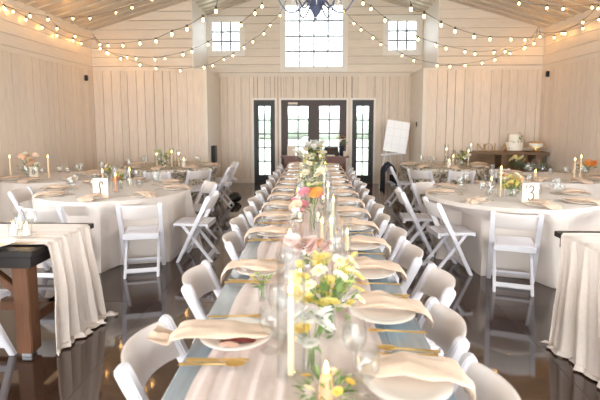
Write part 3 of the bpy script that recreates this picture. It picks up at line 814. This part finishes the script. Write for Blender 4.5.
# right round table
lit(rp(491, 193), .34, .03, .14, 'leftmost on the right round table', gl)
lit(rp(500, 197), .33, .036, .3, 'left of the yellow flowers on the right round table', gl)
place('bottle_vase', lambda: tag(MB().use(M['glass']).lathe([(0, 0), (.035, 0), (.04, .05), (.03, .1), (.016, .14), (.016, .19), (.013, .19), (.013, .14), (.026, .1), (.036, .05), (0, .006)], 16).build('glass_bottle', weld=True), 'x', 'bottle'), rp(489, 197), 0, 'slim clear bottle left of the candles on the right round table', None)
arrangement('flower_vase', 'yellow and peach garden roses in a bowl on the right round table', rp(511, 196), (.09, .06),
            [('puff', 'yellow', .055, 6), ('puff', 'peach', .05, 4), ('rose', 'lime', .035, 7), ('puff', 'cream', .05, 3)], .13, .1, .25, 50, .07, 42)
# far tables
arrangement('flower_vase', 'white and orange flowers on ' + nLB, rp(29, 176), (.1, .04), [('daisy', 'cream', .045, 10), ('puff', 'orange', .03, 2), ('puff', 'peach', .045, 7)], .16, .14, .34, 60, .07, 43)
place('taper_far', make_taper(.3, .013), rp(49, 178), 0, 'tall ivory taper right of the flowers on ' + nLB, gl)
place('taper_far', make_taper(.3, .013), rp(11, 178), 0, 'tall ivory taper left of the flowers on ' + nLB, gl)
arrangement('flower_vase', 'small white and green flowers on ' + nLF, rp(163, 167), (.12, .035), [('rose', 'white', .05, 5), ('rose', 'lime', .04, 4), ('daisy', 'gold', .035, 2)], .12, .14, .34, 50, .07, 44)
for x, y, h, ch, lab in ((172, 167, .36, .26, 'middle'), (179, 167, .32, .22, 'right'), (157, 166, .3, .2, 'left')):
    lit(rp(x, y), h, .045, ch, lab + ' of the group on ' + nLF, gl, cr=.015)
place('pillar', make_taper(.12, .04, 'whitewax'), rp(184, 167), 0, 'fat white pillar candle on ' + nLF, gl)
arrangement('flower_vase', 'yellow and white flowers on ' + nRF, rp(462, 166), (.12, .035), [('rose', 'yellow', .05, 4), ('rose', 'white', .05, 5), ('rose', 'lime', .04, 3)], .12, .14, .32, 50, .07, 45)
for x, y, h, ch, lab in ((446, 165, .4, .28, 'left'), (453, 166, .3, .16, 'middle'), (468, 166, .36, .26, 'right')):
    lit(rp(x, y), h, .045, ch, lab + ' of the group on ' + nRF, gl, cr=.015)
place('pillar', make_taper(.12, .04, 'whitewax'), rp(449, 168), 0, 'fat white pillar candle on ' + nRF, gl)
arrangement('flower_vase', 'bright orange flowers on ' + nRB, rp(586, 175), (.1, .04), [('puff', 'orange', .05, 8), ('puff', 'peach', .045, 4), ('rose', 'lime', .03, 3)], .15, .12, .27, 30, .06, 46)
place('taper_far2', make_taper(.27, .013), rp(574, 179), 0, 'shorter ivory taper left of the orange flowers on ' + nRB, gl)
place('taper_far', make_taper(.3, .013), rp(580, 178), 0, 'taller ivory taper left of the orange flowers on ' + nRB, gl)
lit(rp(535, 180), .3, .05, .1, 'at the left of ' + nRB, gl, cr=.02)

# ------------------------------------------------------------------ foreground farm tables with gauze runners
def farm_table(label, sgn, xe, ya, yb):
    """table end at sgn*xe, running outwards"""
    t = thing('farm_table', label, 'table', (0, 0, 0), 0, 'farm tables in the foreground')
    L = 2.3; X = lambda d: sgn * (xe + d)
    def bx(mb, d0, d1, y0, y1, z0, z1):
        p, q = sorted((X(d0), X(d1))); return mb.box(p, q, y0, y1, z0, z1)
    tb = MB().use(M['farmtop']); w = (yb - ya) / 5
    for k in range(5): bx(tb, 0, L, ya + k * w + .001, ya + (k + 1) * w - .001, TZ - .04, TZ)
    tb.build('table_top', parent=t, bevel=.003, seg=1)
    ap = MB().use(M['farmtop']); bx(ap, .03, L - .03, ya + .03, ya + .06, TZ - .12, TZ - .04); bx(ap, .03, L - .03, yb - .06, yb - .03, TZ - .12, TZ - .04); bx(ap, .03, .06, ya + .06, yb - .06, TZ - .12, TZ - .04); bx(ap, L - .06, L - .03, ya + .06, yb - .06, TZ - .12, TZ - .04)
    ap.build('apron', parent=t, bevel=.003, seg=1)
    for d in (.08, L - .2):
        for y in (ya + .07, yb - .18):
            bx(MB().use(M['brown']), d, d + .11, y, y + .11, .03, TZ - .12).build('leg', parent=t, bevel=.006)
            f = MB().use(M['steel']); bx(f, d + .02, d + .09, y + .02, y + .09, .0, .03); f.build('foot', parent=t, bevel=.004)
            g = MB().use(M['brown']); sg = 1 if d < 1 else -1
            g.bar((X(d + .055 + sg * .06), y + .055, .46), (X(d + .055 + sg * .28), y + .055, TZ - .12), .05, .05); g.build('brace', parent=t, bevel=.004)
    st = MB().use(M['brown']); bx(st, .1, L - .1, (ya + yb) / 2 - .04, (ya + yb) / 2 + .04, .2, .27); bx(st, .11, .17, ya + .18, yb - .18, .2, .27); bx(st, L - .18, L - .12, ya + .18, yb - .18, .2, .27)
    st.build('stretcher', parent=t, bevel=.004)
    return t
def hang_runner(label, sgn, xe, ya, yb, seed, m, length=1.7, flare=.03, spread=.09, shear=0):
    r = random.Random(seed); ph = [r.uniform(0, 6) for _ in range(4)]; yc = (ya + yb) / 2; w = yb - ya
    N1, N2, N3 = 24, 30, 8; NT = N1 + N2 + N3
    def fn(u, v):
        i = u * NT; t = (v - .5)
        fold = .6 * math.sin(2 * PI * 4.3 * v + ph[0] + .7 * math.sin(5 * v)) + .35 * math.sin(2 * PI * 9.3 * v + ph[1]) + .15 * math.sin(2 * PI * 15 * v + ph[2])
        if i <= N1:
            q = i / N1; x = xe + length * (1 - q); gath = q ** 6
            return (sgn * x, yc + t * w * (1 + .02 * math.sin(7 * x)), TZ + .006 + .004 * (1 + fold) * (.5 + .5 * gath) + .003 * (1 + math.sin(40 * t + 3 * x)))
        if i <= N1 + N2:
            q = (i - N1) / N2; z = (TZ + .008) * (1 - q) + .012 * q
            out = .014 + flare * q ** 1.4 * (.35 + 1.3 * v) + (.008 + .02 * min(1, q * 2.2) + .012 * v * q) * (1 + fold)
            if q < .05: z = TZ + .01 - .03 * (q / .05) ** 2 + .004 * (1 + fold) * (1 - q * 20)
            return (sgn * (xe - out * min(1, q / .04)), yc + t * w * (1 - .06 * math.sin(PI * min(1, q * 1.5)) + .10 * q ** 2) + .012 * math.sin(2 * PI * 3 * v + 2 * q + ph[3]) * q + shear * q, z)
        q = (i - N1 - N2) / N3
        out = .014 + flare * (.35 + 1.3 * v) + (.028 + .012 * v) * (1 + fold) + q * spread * (.3 + .35 * v + .2 * math.sin(2 * PI * 1.3 * v + ph[1]) + .55 * max(0, t * 2) ** 3)
        z = .012 + .02 * math.sin(PI * min(1, q * 1.2)) * (1 + .6 * fold) + .008 * (1 + math.sin(30 * v + 9 * q)) * (1 - q)
        return (sgn * (xe - out), yc + t * w * (1.04 + .16 * q) + shear, max(z, .004))
    return tag(MB().use(M[m]).grid(fn, NT, 90).build('table_runner'), label, 'runner')
farm_table('dark-topped farm table with brown legs at the left edge of the picture', -1, 1.82, 2.84, 3.69)
hang_runner('ivory gauze runner falling to the floor off the left farm table', -1, 1.82, 2.98, 3.58, 3, 'ivoryrun')
farm_table('dark-topped farm table mostly cut off at the right edge of the picture', 1, 1.85, 2.5, 3.53)
hang_runner('ivory gauze runner falling to the floor off the right farm table', 1, 1.85, 2.64, 3.4, 6, 'ivoryrun', flare=.07, spread=.04, shear=-.24)
chair((-2.29, 2.6), -4, 'white folding chair cut off by the frame, near side of the left farm table', 'chairs at the farm tables')
fz = TZ + .022
for (px, h, lab) in (((14, 236), .115, 'left one of the cluster'), ((27, 236), .095, 'right one of the cluster'), ((20, 229), .13, 'back one of the cluster')):
    q = at(px[0], px[1], fz); lit((q.x, q.y, fz), h, .036, .055, lab + ' on the left farm table', 'votives on the left farm table', wax='whitewax', cr=.024)
q = at(10, 246, fz); place('plate', make_plate, (q.x - .12, q.y, fz), 0, 'cream plate half out of frame on the left farm table', None)
place('fork', make_fork, (q.x + .02, q.y + .03, fz), .3, 'gold fork beside the plate on the left farm table', None)
q = at(32, 233, fz); place('goblet', make_goblet, (q.x, q.y, fz), 0, 'stemmed water goblet right of the votives on the left farm table', None)

# ------------------------------------------------------------------ back of the room
# console in front of the doors
t = thing('console_table', 'red-brown wooden console table in front of the glazed doors', 'table', (.02, 11.2, 0))
MB().use(M['redwood']).box(-.82, .82, -.2, .2, .72, .76).build('table_top', parent=t, bevel=.006)
MB().use(M['redwood']).box(-.74, .74, -.16, .16, .57, .72).build('apron', parent=t, bevel=.004)
for sx in (-1, 1):
    for sy in (-1, 1): MB().use(M['redwood']).lathe([(0, 0), (.022, 0), (.03, .08), (.036, .3), (.03, .42), (.04, .44), (.04, .58), (0, .58)], 12, (sx * .7, sy * .13, 0)).build('leg', parent=t)
MB().use(M['redwood']).box(-.68, .68, -.14, .14, .14, .165).build('shelf', parent=t, bevel=.004)
def small(name, label, cat, prof, loc, m, n=16): return tag(MB().use(m).lathe(prof, n).build(name, weld=True, loc=loc), label, cat)
tag(MB().use(M['paper']).box(-.1, .1, -.05, .05, 0, .24).build('gift_box', bevel=.006, loc=(-.55, 11.18, .76)), 'white box at the left end of the console table', 'box')
tag(MB().use(M['paper']).box(-.06, .06, -.05, .05, 0, .14).build('gift_box', bevel=.006, loc=(-.36, 11.14, .76)), 'smaller white box next to the tall white one on the console table', 'box')
b = MB().use(mat('dark_wicker', (64, 52, 48), .8, bump=.5, bscale=80)).prism([(-.19, 0), (.19, 0), (.17, .2), (-.17, .2)], 'y', -.09, .09)
tag(b.build('basket', bevel=.01, loc=(.42, 11.2, .76)), 'dark box-shaped basket right of the middle of the console table', 'basket')
small('white_jar', 'small white jar right of the flowers on the console table', 'jar', [(0, 0), (.05, 0), (.055, .1), (.04, .14), (.03, .2), (.024, .2), (0, .19)], (.16, 11.12, .76), M['paper'])
small('dark_bottle', 'dark bottle left of the basket on the console table', 'bottle', [(0, 0), (.04, 0), (.042, .14), (.015, .2), (.014, .28), (0, .28)], (.05, 11.22, .76), M['navy'])
tag(MB().use(M['paper']).box(-.1, .1, -.06, .06, 0, .03).build('book', bevel=.003, loc=(.4, 11.06, .76)), 'flat white guest book in front of the basket', 'book')
t = arrangement('flower_vase', 'tall yellow and orange poppies in a dark vase at the right end of the console', (.68, 11.16, .76), (.24, .05),
                [('daisy', 'gold', .06, 3), ('daisy', 'orange', .05, 2), ('rose', 'white', .05, 2)], .17, .3, .58, 10, .07, 50)
for c in kids(t):
    if c.name.startswith('vase'): c.data.materials[0] = M['navy']
small('white_candle_jar', 'white jar candle at the right end of the console table', 'candle', [(0, 0), (.04, 0), (.04, .12), (.036, .12), (.036, .1), (0, .1)], (.74, 11.05, .76), M['paper'])
small('floor_bottle', 'dark green bottle standing on the lower shelf of the console', 'bottle', [(0, 0), (.05, 0), (.052, .2), (.018, .28), (.017, .36), (0, .36)], (.5, 11.15, .165), mat('bottle_green', (48, 66, 58), .2))

# easel with white sign
t = thing('easel', 'white tripod easel left of the right wall return', 'easel', (1.89, 11.05, 0))
for (x0, x1) in ((-.07, -.33), (.07, .3)): MB().use(M['white_plastic']).bar((x0, .02, 1.62), (x1, -.1, 0), .03, .02).build('leg', parent=t, bevel=.003)
MB().use(M['white_plastic']).bar((0, .04, 1.6), (0, .42, 0), .03, .02).build('leg', parent=t, bevel=.003)
MB().use(M['white_plastic']).bar((-.3, -.085, .80), (.3, -.085, .84), .03, .04).build('ledge', parent=t, bevel=.003)
s = thing('seating_chart', 'white gridded seating chart leaning on the easel', 'sign', (1.89, 10.9, .87), 0)
sl = mat('white_board', (248, 249, 250), .3)
def tl(o): o.rotation_euler = (rad(-6), rad(9), 0); return o
tl(MB().use(sl).box(-.27, .27, -.006, .006, 0, .74).build('board', parent=s, bevel=.003))
k = MB().use(mat('faint_grid', (222, 224, 224), .6))
for i in range(1, 4): k.box(-.25, .25, -.0075, -.006, .74 * i / 4 - .0025, .74 * i / 4 + .0025)
for i in range(1, 3): k.box(-.27 + .18 * i - .0025, -.27 + .18 * i + .0025, -.0075, -.006, .03, .71)
tl(k.build('grid_line', parent=s, smooth=False))

# jacket on the far right chair, bag under the far left chairs
def jack(u, v):
    x = (u - .5); a = v * 2 - 1; w = .21 - .02 * abs(a)
    drop = abs(a); y = .085 * (1 if a > 0 else -1) * min(1, drop * 5) + .02 * a + .014 * math.sin(u * 16 + 2 * a); z = .825 - drop * (.56 if a > 0 else .4) + .012 * math.cos(x * 9) - .03 * (2 * x) ** 4
    return (x * 2 * w * (1 + .12 * drop), y - (0.035 if a > 0 else -.05) * 0, z)
j = MB().use(M['navy']).grid(jack, 26, 24).build('jacket')
md = j.modifiers.new('thick', 'SOLIDIFY'); md.thickness = .012; md.offset = 0
j.location = (1.40, 8.7, 0); j.rotation_euler = (0, 0, rad(94))
tag(j, 'navy jacket hung over the back of the chair by the far right table', 'jacket')
def bag(u, v):
    a = 2 * PI * v; k = max(0, math.sin(PI * min(1, .08 + .92 * u))) ** .5
    return (.14 * math.cos(a) * k * (1 + .06 * math.sin(3 * a)), .07 * math.sin(a) * k, .01 + .17 * u + .012 * math.sin(4 * a) * u)
t = thing('handbag', 'black handbag on the floor right of the far left chairs', 'bag', (-1.56, 8.92, 0), .4)
MB().use(M['black']).grid(bag, 12, 24, True).build('bag_body', parent=t)
MB().use(M['black']).tube([(-.09, 0, .15), (-.07, .03, .19), (.07, .03, .19), (.09, 0, .15)], .008).build('strap', parent=t)

# cake table by the right bay wall
t = thing('cake_table', 'rustic plank cake table against the right bay wall', 'table', (4.1, 10.06, 0))
MB().use(M['plank']).box(-.84, .84, -.25, .25, .89, .95).build('table_top', parent=t, bevel=.006)
MB().use(mat('plank_panel', (154, 118, 86), .6, noise=.25, nscale=4, stretch=(1, 10, 10))).box(-.78, .78, .16, .2, .3, .89).build('back_panel', parent=t, smooth=False)
for x in (-.7, -.05, .66):
    MB().use(M['plank']).box(x - .07, x + .07, -.2, .155, 0, .89).build('leg', parent=t, bevel=.006)
for i, ch in enumerate('NOLA'):
    cu = bpy.data.curves.new('letter', 'FONT'); cu.body = ch; cu.size = .26; cu.extrude = .014; cu.align_x = 'CENTER'; cu.offset = -.006
    cu.materials.append(M['letter'])
    tmp = bpy.data.objects.new('letter_outline', cu); COL.objects.link(tmp); bpy.context.view_layer.update()
    me = bpy.data.meshes.new_from_object(tmp.evaluated_get(bpy.context.evaluated_depsgraph_get())); bpy.data.objects.remove(tmp)
    o = bpy.data.objects.new('standing_letter', me); COL.objects.link(o)
    o.rotation_euler = (PI / 2, 0, 0); o.location = (3.56 + .165 * i, 9.93, .951)
    tag(o, 'pale gold standing letter %s on the cake table' % ch, 'letter', 'letters on the cake table')
ck = thing('wedding_cake', 'white two-tier wedding cake with sprigs on the cake table', 'cake', (4.3, 10.02, .95))
MB().use(M['plank']).lathe([(0, 0), (.2, 0), (.2, .025), (0, .025)], 28).build('board', parent=ck, weld=True)
MB().use(M['cake']).lathe([(0, .025), (.165, .025), (.17, .04), (.168, .185), (.16, .195), (0, .195)], 32).build('lower_tier', parent=ck, weld=True)
MB().use(M['cake']).lathe([(0, .195), (.115, .195), (.118, .21), (.116, .355), (.108, .365), (0, .365)], 32).build('upper_tier', parent=ck, weld=True)
lc = MB()
rr = random.Random(8)
for (px, py, pz) in ((-.1, -.1, .2), (.09, -.1, .3), (.03, -.12, .27), (-.13, -.12, .06), (.08, -.06, .37)):
    q = leaf_cloud(10, (px, py, pz), (.03, .02, .03), .05, rr); lc.use(M['leaf']); lc.add(q.v, q.f)
lc.build('sprig', parent=ck, smooth=False)
st = thing('cake_stand', 'gold pedestal cake stand at the right of the cake table', 'stand', (4.76, 10.02, .95))
MB().use(M['gold']).lathe([(0, 0), (.1, 0), (.09, .015), (.025, .03), (.02, .08), (.06, .09), (.2, .095), (.2, .11), (0, .11)], 28).build('pedestal', parent=st, weld=True)
g = thing('round_cake', 'low caramel-topped cake on the gold pedestal stand', 'cake', (4.76, 10.02, 1.06))
MB().use(M['cake']).lathe([(0, 0), (.14, 0), (.145, .02), (.14, .07), (0, .07)], 28).build('sponge', parent=g, weld=True)
MB().use(M['caramel']).lathe([(0, .07), (.142, .068), (.146, .08), (.135, .095), (0, .098)], 28).build('icing', parent=g, weld=True)
place('taper_cake', make_taper(.12, .025, 'whitewax'), (3.37, 9.98, .95), 0, 'small lit candle left of the standing letters', None)
gr = thing('greenery_garland', 'green garland hanging over the front of the cake table', 'garland', (4.05, 9.72, 0))
rr = random.Random(12); b = MB()
for k in range(26):
    x = .12 + .6 * k / 25; z = .88 - .22 * abs(math.sin(2.6 * (x + .2))) - .2 * max(0, x - .3) ** .8
    q = leaf_cloud(12, (x, -.02, z), (.05, .04, .07), .08, rr, 'euca'); b.use(M['euca' if k % 3 else 'leaf']); b.add(q.v, q.f)
b.build('foliage', parent=gr, smooth=False)
MB().use(M['stem']).tube([(.12 + .6 * k / 25, 0, .86 - .22 * abs(math.sin(2.6 * (.12 + .6 * k / 25 + .2))) - .2 * max(0, -.18 + .6 * k / 25) ** .8) for k in range(26)], .006, 6).build('vine', parent=gr)
for k in range(7): bloom(gr, (.02 + .05 * k, -.08, .80 + .03 * (k % 3)), 'rose', 'cream' if k % 2 else 'yellow', .05, (1.2, 0))

# ------------------------------------------------------------------ chandelier
cz = on_plane(316, 20, (-5, 5.6), (5, 5.6))
t = thing('chandelier', 'blue-grey iron chandelier with bead swags hanging in front of the big window', 'chandelier', (cz.x, 5.6, cz.z))
MB().use(M['chandelier']).lathe([(0, 0), (.012, .004), (.016, .016), (.008, .03), (.02, .045), (.045, .075), (.052, .1), (.075, .125), (.07, .15), (.1, .185), (.12, .23), (.11, .27), (.06, .3), (.04, .4), (.06, .46), (.03, .52), (.02, .72), (0, .72)], 24).build('body', parent=t)
lv = MB().use(M['chandelier'])
for lay, (r0, z0, n, L) in enumerate(((.05, .1, 8, .06), (.075, .16, 10, .07), (.11, .24, 12, .08))):
    for i in range(n):
        a = 2 * PI * (i + .5 * lay) / n
        def fn(u, v, a=a):
            s = (v - .5) * L * .7 * math.sin(PI * (.25 + .7 * u)); d = r0 * .75 + L * .5 * u; z = z0 + .03 - L * .8 * u + L * .5 * u * u
            return (d * math.cos(a) - s * math.sin(a), d * math.sin(a) + s * math.cos(a), z)
        lv.grid(fn, 4, 3)
lv.build('leaf_ornament', parent=t)
for i in range(6):
    a = 2 * PI * i / 6 + .02; ca, sa = math.cos(a), math.sin(a)
    pts = []
    for k in range(17):
        q = k / 16; d = .06 + .47 * q; z = .3 - .23 * math.sin(PI * q * .95) + .2 * q ** 4
        pts.append((d * ca, d * sa, z))
    arm = MB().use(M['chandelier']).tube(pts, [.011 - .004 * k / 16 for k in range(17)], 8).build('arm', parent=t)
    e = pts[-1]
    MB().use(M['chandelier']).lathe([(0, -.01), (.05, .0), (.06, .02), (.02, .02), (.018, .05), (0, .05)], 14, e).build('candle_cup', parent=arm)
    MB().use(M['wax']).lathe([(0, .05), (.013, .05), (.013, .15), (0, .15)], 10, e).build('candle_sleeve', parent=arm)
    MB().use(M['bulb']).lathe([(0, .15), (.01, .155), (.012, .17), (.006, .19), (0, .205)], 10, e).build('candle_bulb', parent=arm)
    a2 = a + PI / 6
    sw = [((.1 + .28 * q) * math.cos(a2), (.1 + .28 * q) * math.sin(a2), .34 - .24 * math.sin(PI * q) + .05 * q) for q in [k / 20 for k in range(21)]]
    MB().use(M['bead']).tube(sw, .0055, 6).build('bead_swag', parent=t)
MB().use(M['chandelier']).tube([(0, 0, .7), (0, 0, roof(0) - cz.z - .02)], .012, 8).build('chain', parent=t)

# ------------------------------------------------------------------ string lights
bulb_mesh = MB().use(M['bulb']).lathe([(0, -.04), (.009, -.037), (.0135, -.029), (.014, -.023), (.011, -.012), (.009, -.004), (0, -.002)], 10).mesh('bulb')
sock_mesh = MB().use(M['wire']).lathe([(0, 0), (.013, 0), (.013, .03), (.006, .038), (0, .038)], 8).mesh('socket')
NS = [0]
def string_light(label, a, b, px, start, end):
    NS[0] += 1
    if start and abs(start[1] - 10.3) < .01: start = (start[0] * (1 - .004 * NS[0]), start[1] - .015 * NS[0], start[2] + .11 - .035 * (NS[0] % 6))
    P3 = ([Vector(start)] if start else []) + [on_plane(x, y, a, b) for x, y in px] + ([Vector(end)] if end else [])
    for p in P3: p.z = min(p.z, roof(p.x) - .09)
    t = thing('string_light', label, 'string lights', P3[0], 0, 'string lights under the roof')
    o = P3[0]; pts = []; n = len(P3)
    for i in range(n - 1):
        p0, p1, p2, p3 = P3[max(i - 1, 0)], P3[i], P3[i + 1], P3[min(i + 2, n - 1)]
        for q in range(6):
            f = q / 6
            L_ = (p2 - p1).length; m1 = (p2 - p0).normalized() * L_; m2 = (p3 - p1).normalized() * L_
            pts.append(p1 * (2 * f ** 3 - 3 * f * f + 1) + m1 * (f ** 3 - 2 * f * f + f) + p2 * (3 * f * f - 2 * f ** 3) + m2 * (f ** 3 - f * f) - o)
    pts.append(P3[-1] - o)
    MB().use(M['wire']).tube([p + Vector((0, 0, .05)) for p in pts], .003, 6).build('cable', parent=t)
    bl = P3[(1 if start else 0):(n - 1 if end else n)]
    if end:                              # bulbs carry on towards the ridge
        d = (P3[-1] - bl[-1]).length; k = int(d / .6)
        seg = pts[-7:]
        for q in range(1, k):
            f = q / k * 6; i = min(int(f), 5); bl.append(o + seg[i].lerp(seg[i + 1], f - i))
    for p in bl:
        w = bpy.data.objects.new('bulb', bulb_mesh); COL.objects.link(w); w.parent = t; w.location = p - o + Vector((0, 0, .028))
        s = bpy.data.objects.new('socket', sock_mesh); COL.objects.link(s); s.parent = w; s.location = (0, 0, -.002)
    return t
CL, CR = (-4.93, 10.3), (4.9, 10.3)
zl = on_plane(90, 39, CL, (0, 10.3)).z; zr = on_plane(547, 33, CR, (0, 10.3)).z
HL, HR = (CL[0], CL[1], zl), (CR[0], CR[1], zr)
string_light('highest string of bulbs from the back left corner to the ridge', CL, (0, 3.5), [(100, 45), (108, 46), (123, 46), (140, 44), (156, 42), (172, 35), (187, 30), (203, 20.5), (216, 12)], HL, (-.12, 3.5, 4.82))
string_light('middle string of bulbs from the back left corner, crossing the left small window', CL, (0, 6), [(100, 49), (108, 54), (127, 58), (136, 59), (155, 60), (165, 59), (183, 55), (192, 52), (208, 45), (241, 26), (255, 14), (262, 7)], HL, (-.12, 6, 4.82))
string_light('lowest string of bulbs from the back left corner towards the big window', CL, (0, 9), [(107, 53), (121, 59), (140, 65.5), (156, 69), (180, 71), (204, 68), (213, 66), (224, 60), (233, 56), (244, 48), (253, 42), (264, 34), (270, 26), (280, 16)], HL, (-.12, 9, 4.82))
string_light('lower string of bulbs along the left wall', CL, (-4.9, 2), [(81, 44), (73, 41), (57, 36), (42, 28), (26, 20), (13, 12), (4, 8)], HL, (-4.88, 5.5, 3.45))
string_light('upper string of bulbs along the left wall', CL, (-3.6, 1), [(75, 37), (57, 29), (48, 20), (30, 16.5), (5, 10)], HL, None)
string_light('string of bulbs just under the ceiling at the upper left', (-4.9, 9.0), (0, 7.2), [(73, 19), (90, 19), (116, 13), (132, 8), (152, 0)], (-4.9, 9.0, 3.52), (0, 7.2, 4.85))
string_light('highest string of bulbs from the back right corner to the ridge', CR, (0, 3.5), [(540, 37), (525, 40.5), (511, 40), (490, 40), (474, 37.5), (455, 32), (441, 26), (424, 17), (411, 10)], HR, (.12, 3.5, 4.82))
string_light('middle string of bulbs from the back right corner, crossing the right small window', CR, (0, 6), [(534, 44), (525, 48), (505, 52), (494, 53), (475, 54.5), (465, 52.5), (446, 49), (436, 46), (418, 40), (385, 21), (371, 9.5), (363, 4)], HR, (.12, 6, 4.82))
string_light('lowest string of bulbs from the back right corner towards the big window', CR, (0, 9), [(524, 49), (510, 54), (495, 60), (482, 63.5), (465, 66), (450, 67), (437, 66), (414, 61), (402, 56), (381, 45), (373, 38.5), (361, 30), (354, 24), (344, 12)], HR, (.12, 9, 4.82))
string_light('lower string of bulbs along the right wall', CR, (4.88, 2), [(554, 38), (565, 34), (583, 29), (599, 20)], HR, (4.88, 5.6, 3.45))
string_light('upper string of bulbs along the right wall', CR, (4.0, 1), [(562, 34), (583, 23), (598, 9)], HR, None)
string_light('string of bulbs just under the ceiling at the upper right', (4.9, 8.0), (0, 7.0), [(592, 8), (563, 9.5), (547, 8.5), (519, 4)], (4.9, 8.05, 3.5), (0, 7.0, 4.85))

# ------------------------------------------------------------------ light
w = bpy.data.worlds.new('world'); sc.world = w; w.use_nodes = True
bg = w.node_tree.nodes['Background']; bg.inputs[0].default_value = (.88, .95, 1.0, 1); bg.inputs[1].default_value = 2.9
LF, LS = 2.3, 2.7
def portal(name, loc, rot, sx, sy):
    l = bpy.data.lights.new(name, 'AREA'); l.shape = 'RECTANGLE'; l.size = sx; l.size_y = sy; l.energy = 1
    l.cycles.is_portal = True
    o = bpy.data.objects.new(name, l); COL.objects.link(o); o.location = loc; o.rotation_euler = rot
for h in (DOORS, SLL, SLR, WBIG, WSL, WSR):
    portal('daylight_portal', ((h[0] + h[1]) / 2, YB + .13, (h[2] + h[3]) / 2), (-PI / 2, 0, 0), h[1] - h[0], h[3] - h[2])
def fill_lamp(loc, rot, sx, sy, L):      # area lamp added as fill at an unseen opening behind or beside the camera
    l = bpy.data.lights.new('window_daylight', 'AREA'); l.shape = 'RECTANGLE'; l.size = sx; l.size_y = sy
    l.energy = L * PI * sx * sy; l.color = (.97, .985, 1.0)
    o = bpy.data.objects.new('window_daylight', l); COL.objects.link(o); o.location = loc; o.rotation_euler = rot
fill_lamp((0, YF + .02, 1.65), (PI / 2, 0, 0), 8.6, 3.2, LF)
for s in (-1, 1):
    for u0, u1, z0, z1 in SIDE_HOLES:
        fill_lamp((s * (XW + .03), (u0 + u1) / 2, (z0 + z1) / 2), (0, s * PI / 2, 0), z1 - z0, u1 - u0, LS)

sc.view_settings.view_transform = 'Standard'; sc.view_settings.look = 'None'
sc.view_settings.gamma = 1; sc.view_settings.use_curve_mapping = False
sc.view_settings.exposure = 1.2
cy = sc.cycles
cy.use_denoising = True
cy.max_bounces = 12; cy.diffuse_bounces = 6; cy.glossy_bounces = 5; cy.transmission_bounces = 8; cy.transparent_max_bounces = 96
cy.caustics_reflective = False; cy.caustics_refractive = False
cy.sample_clamp_indirect = 6
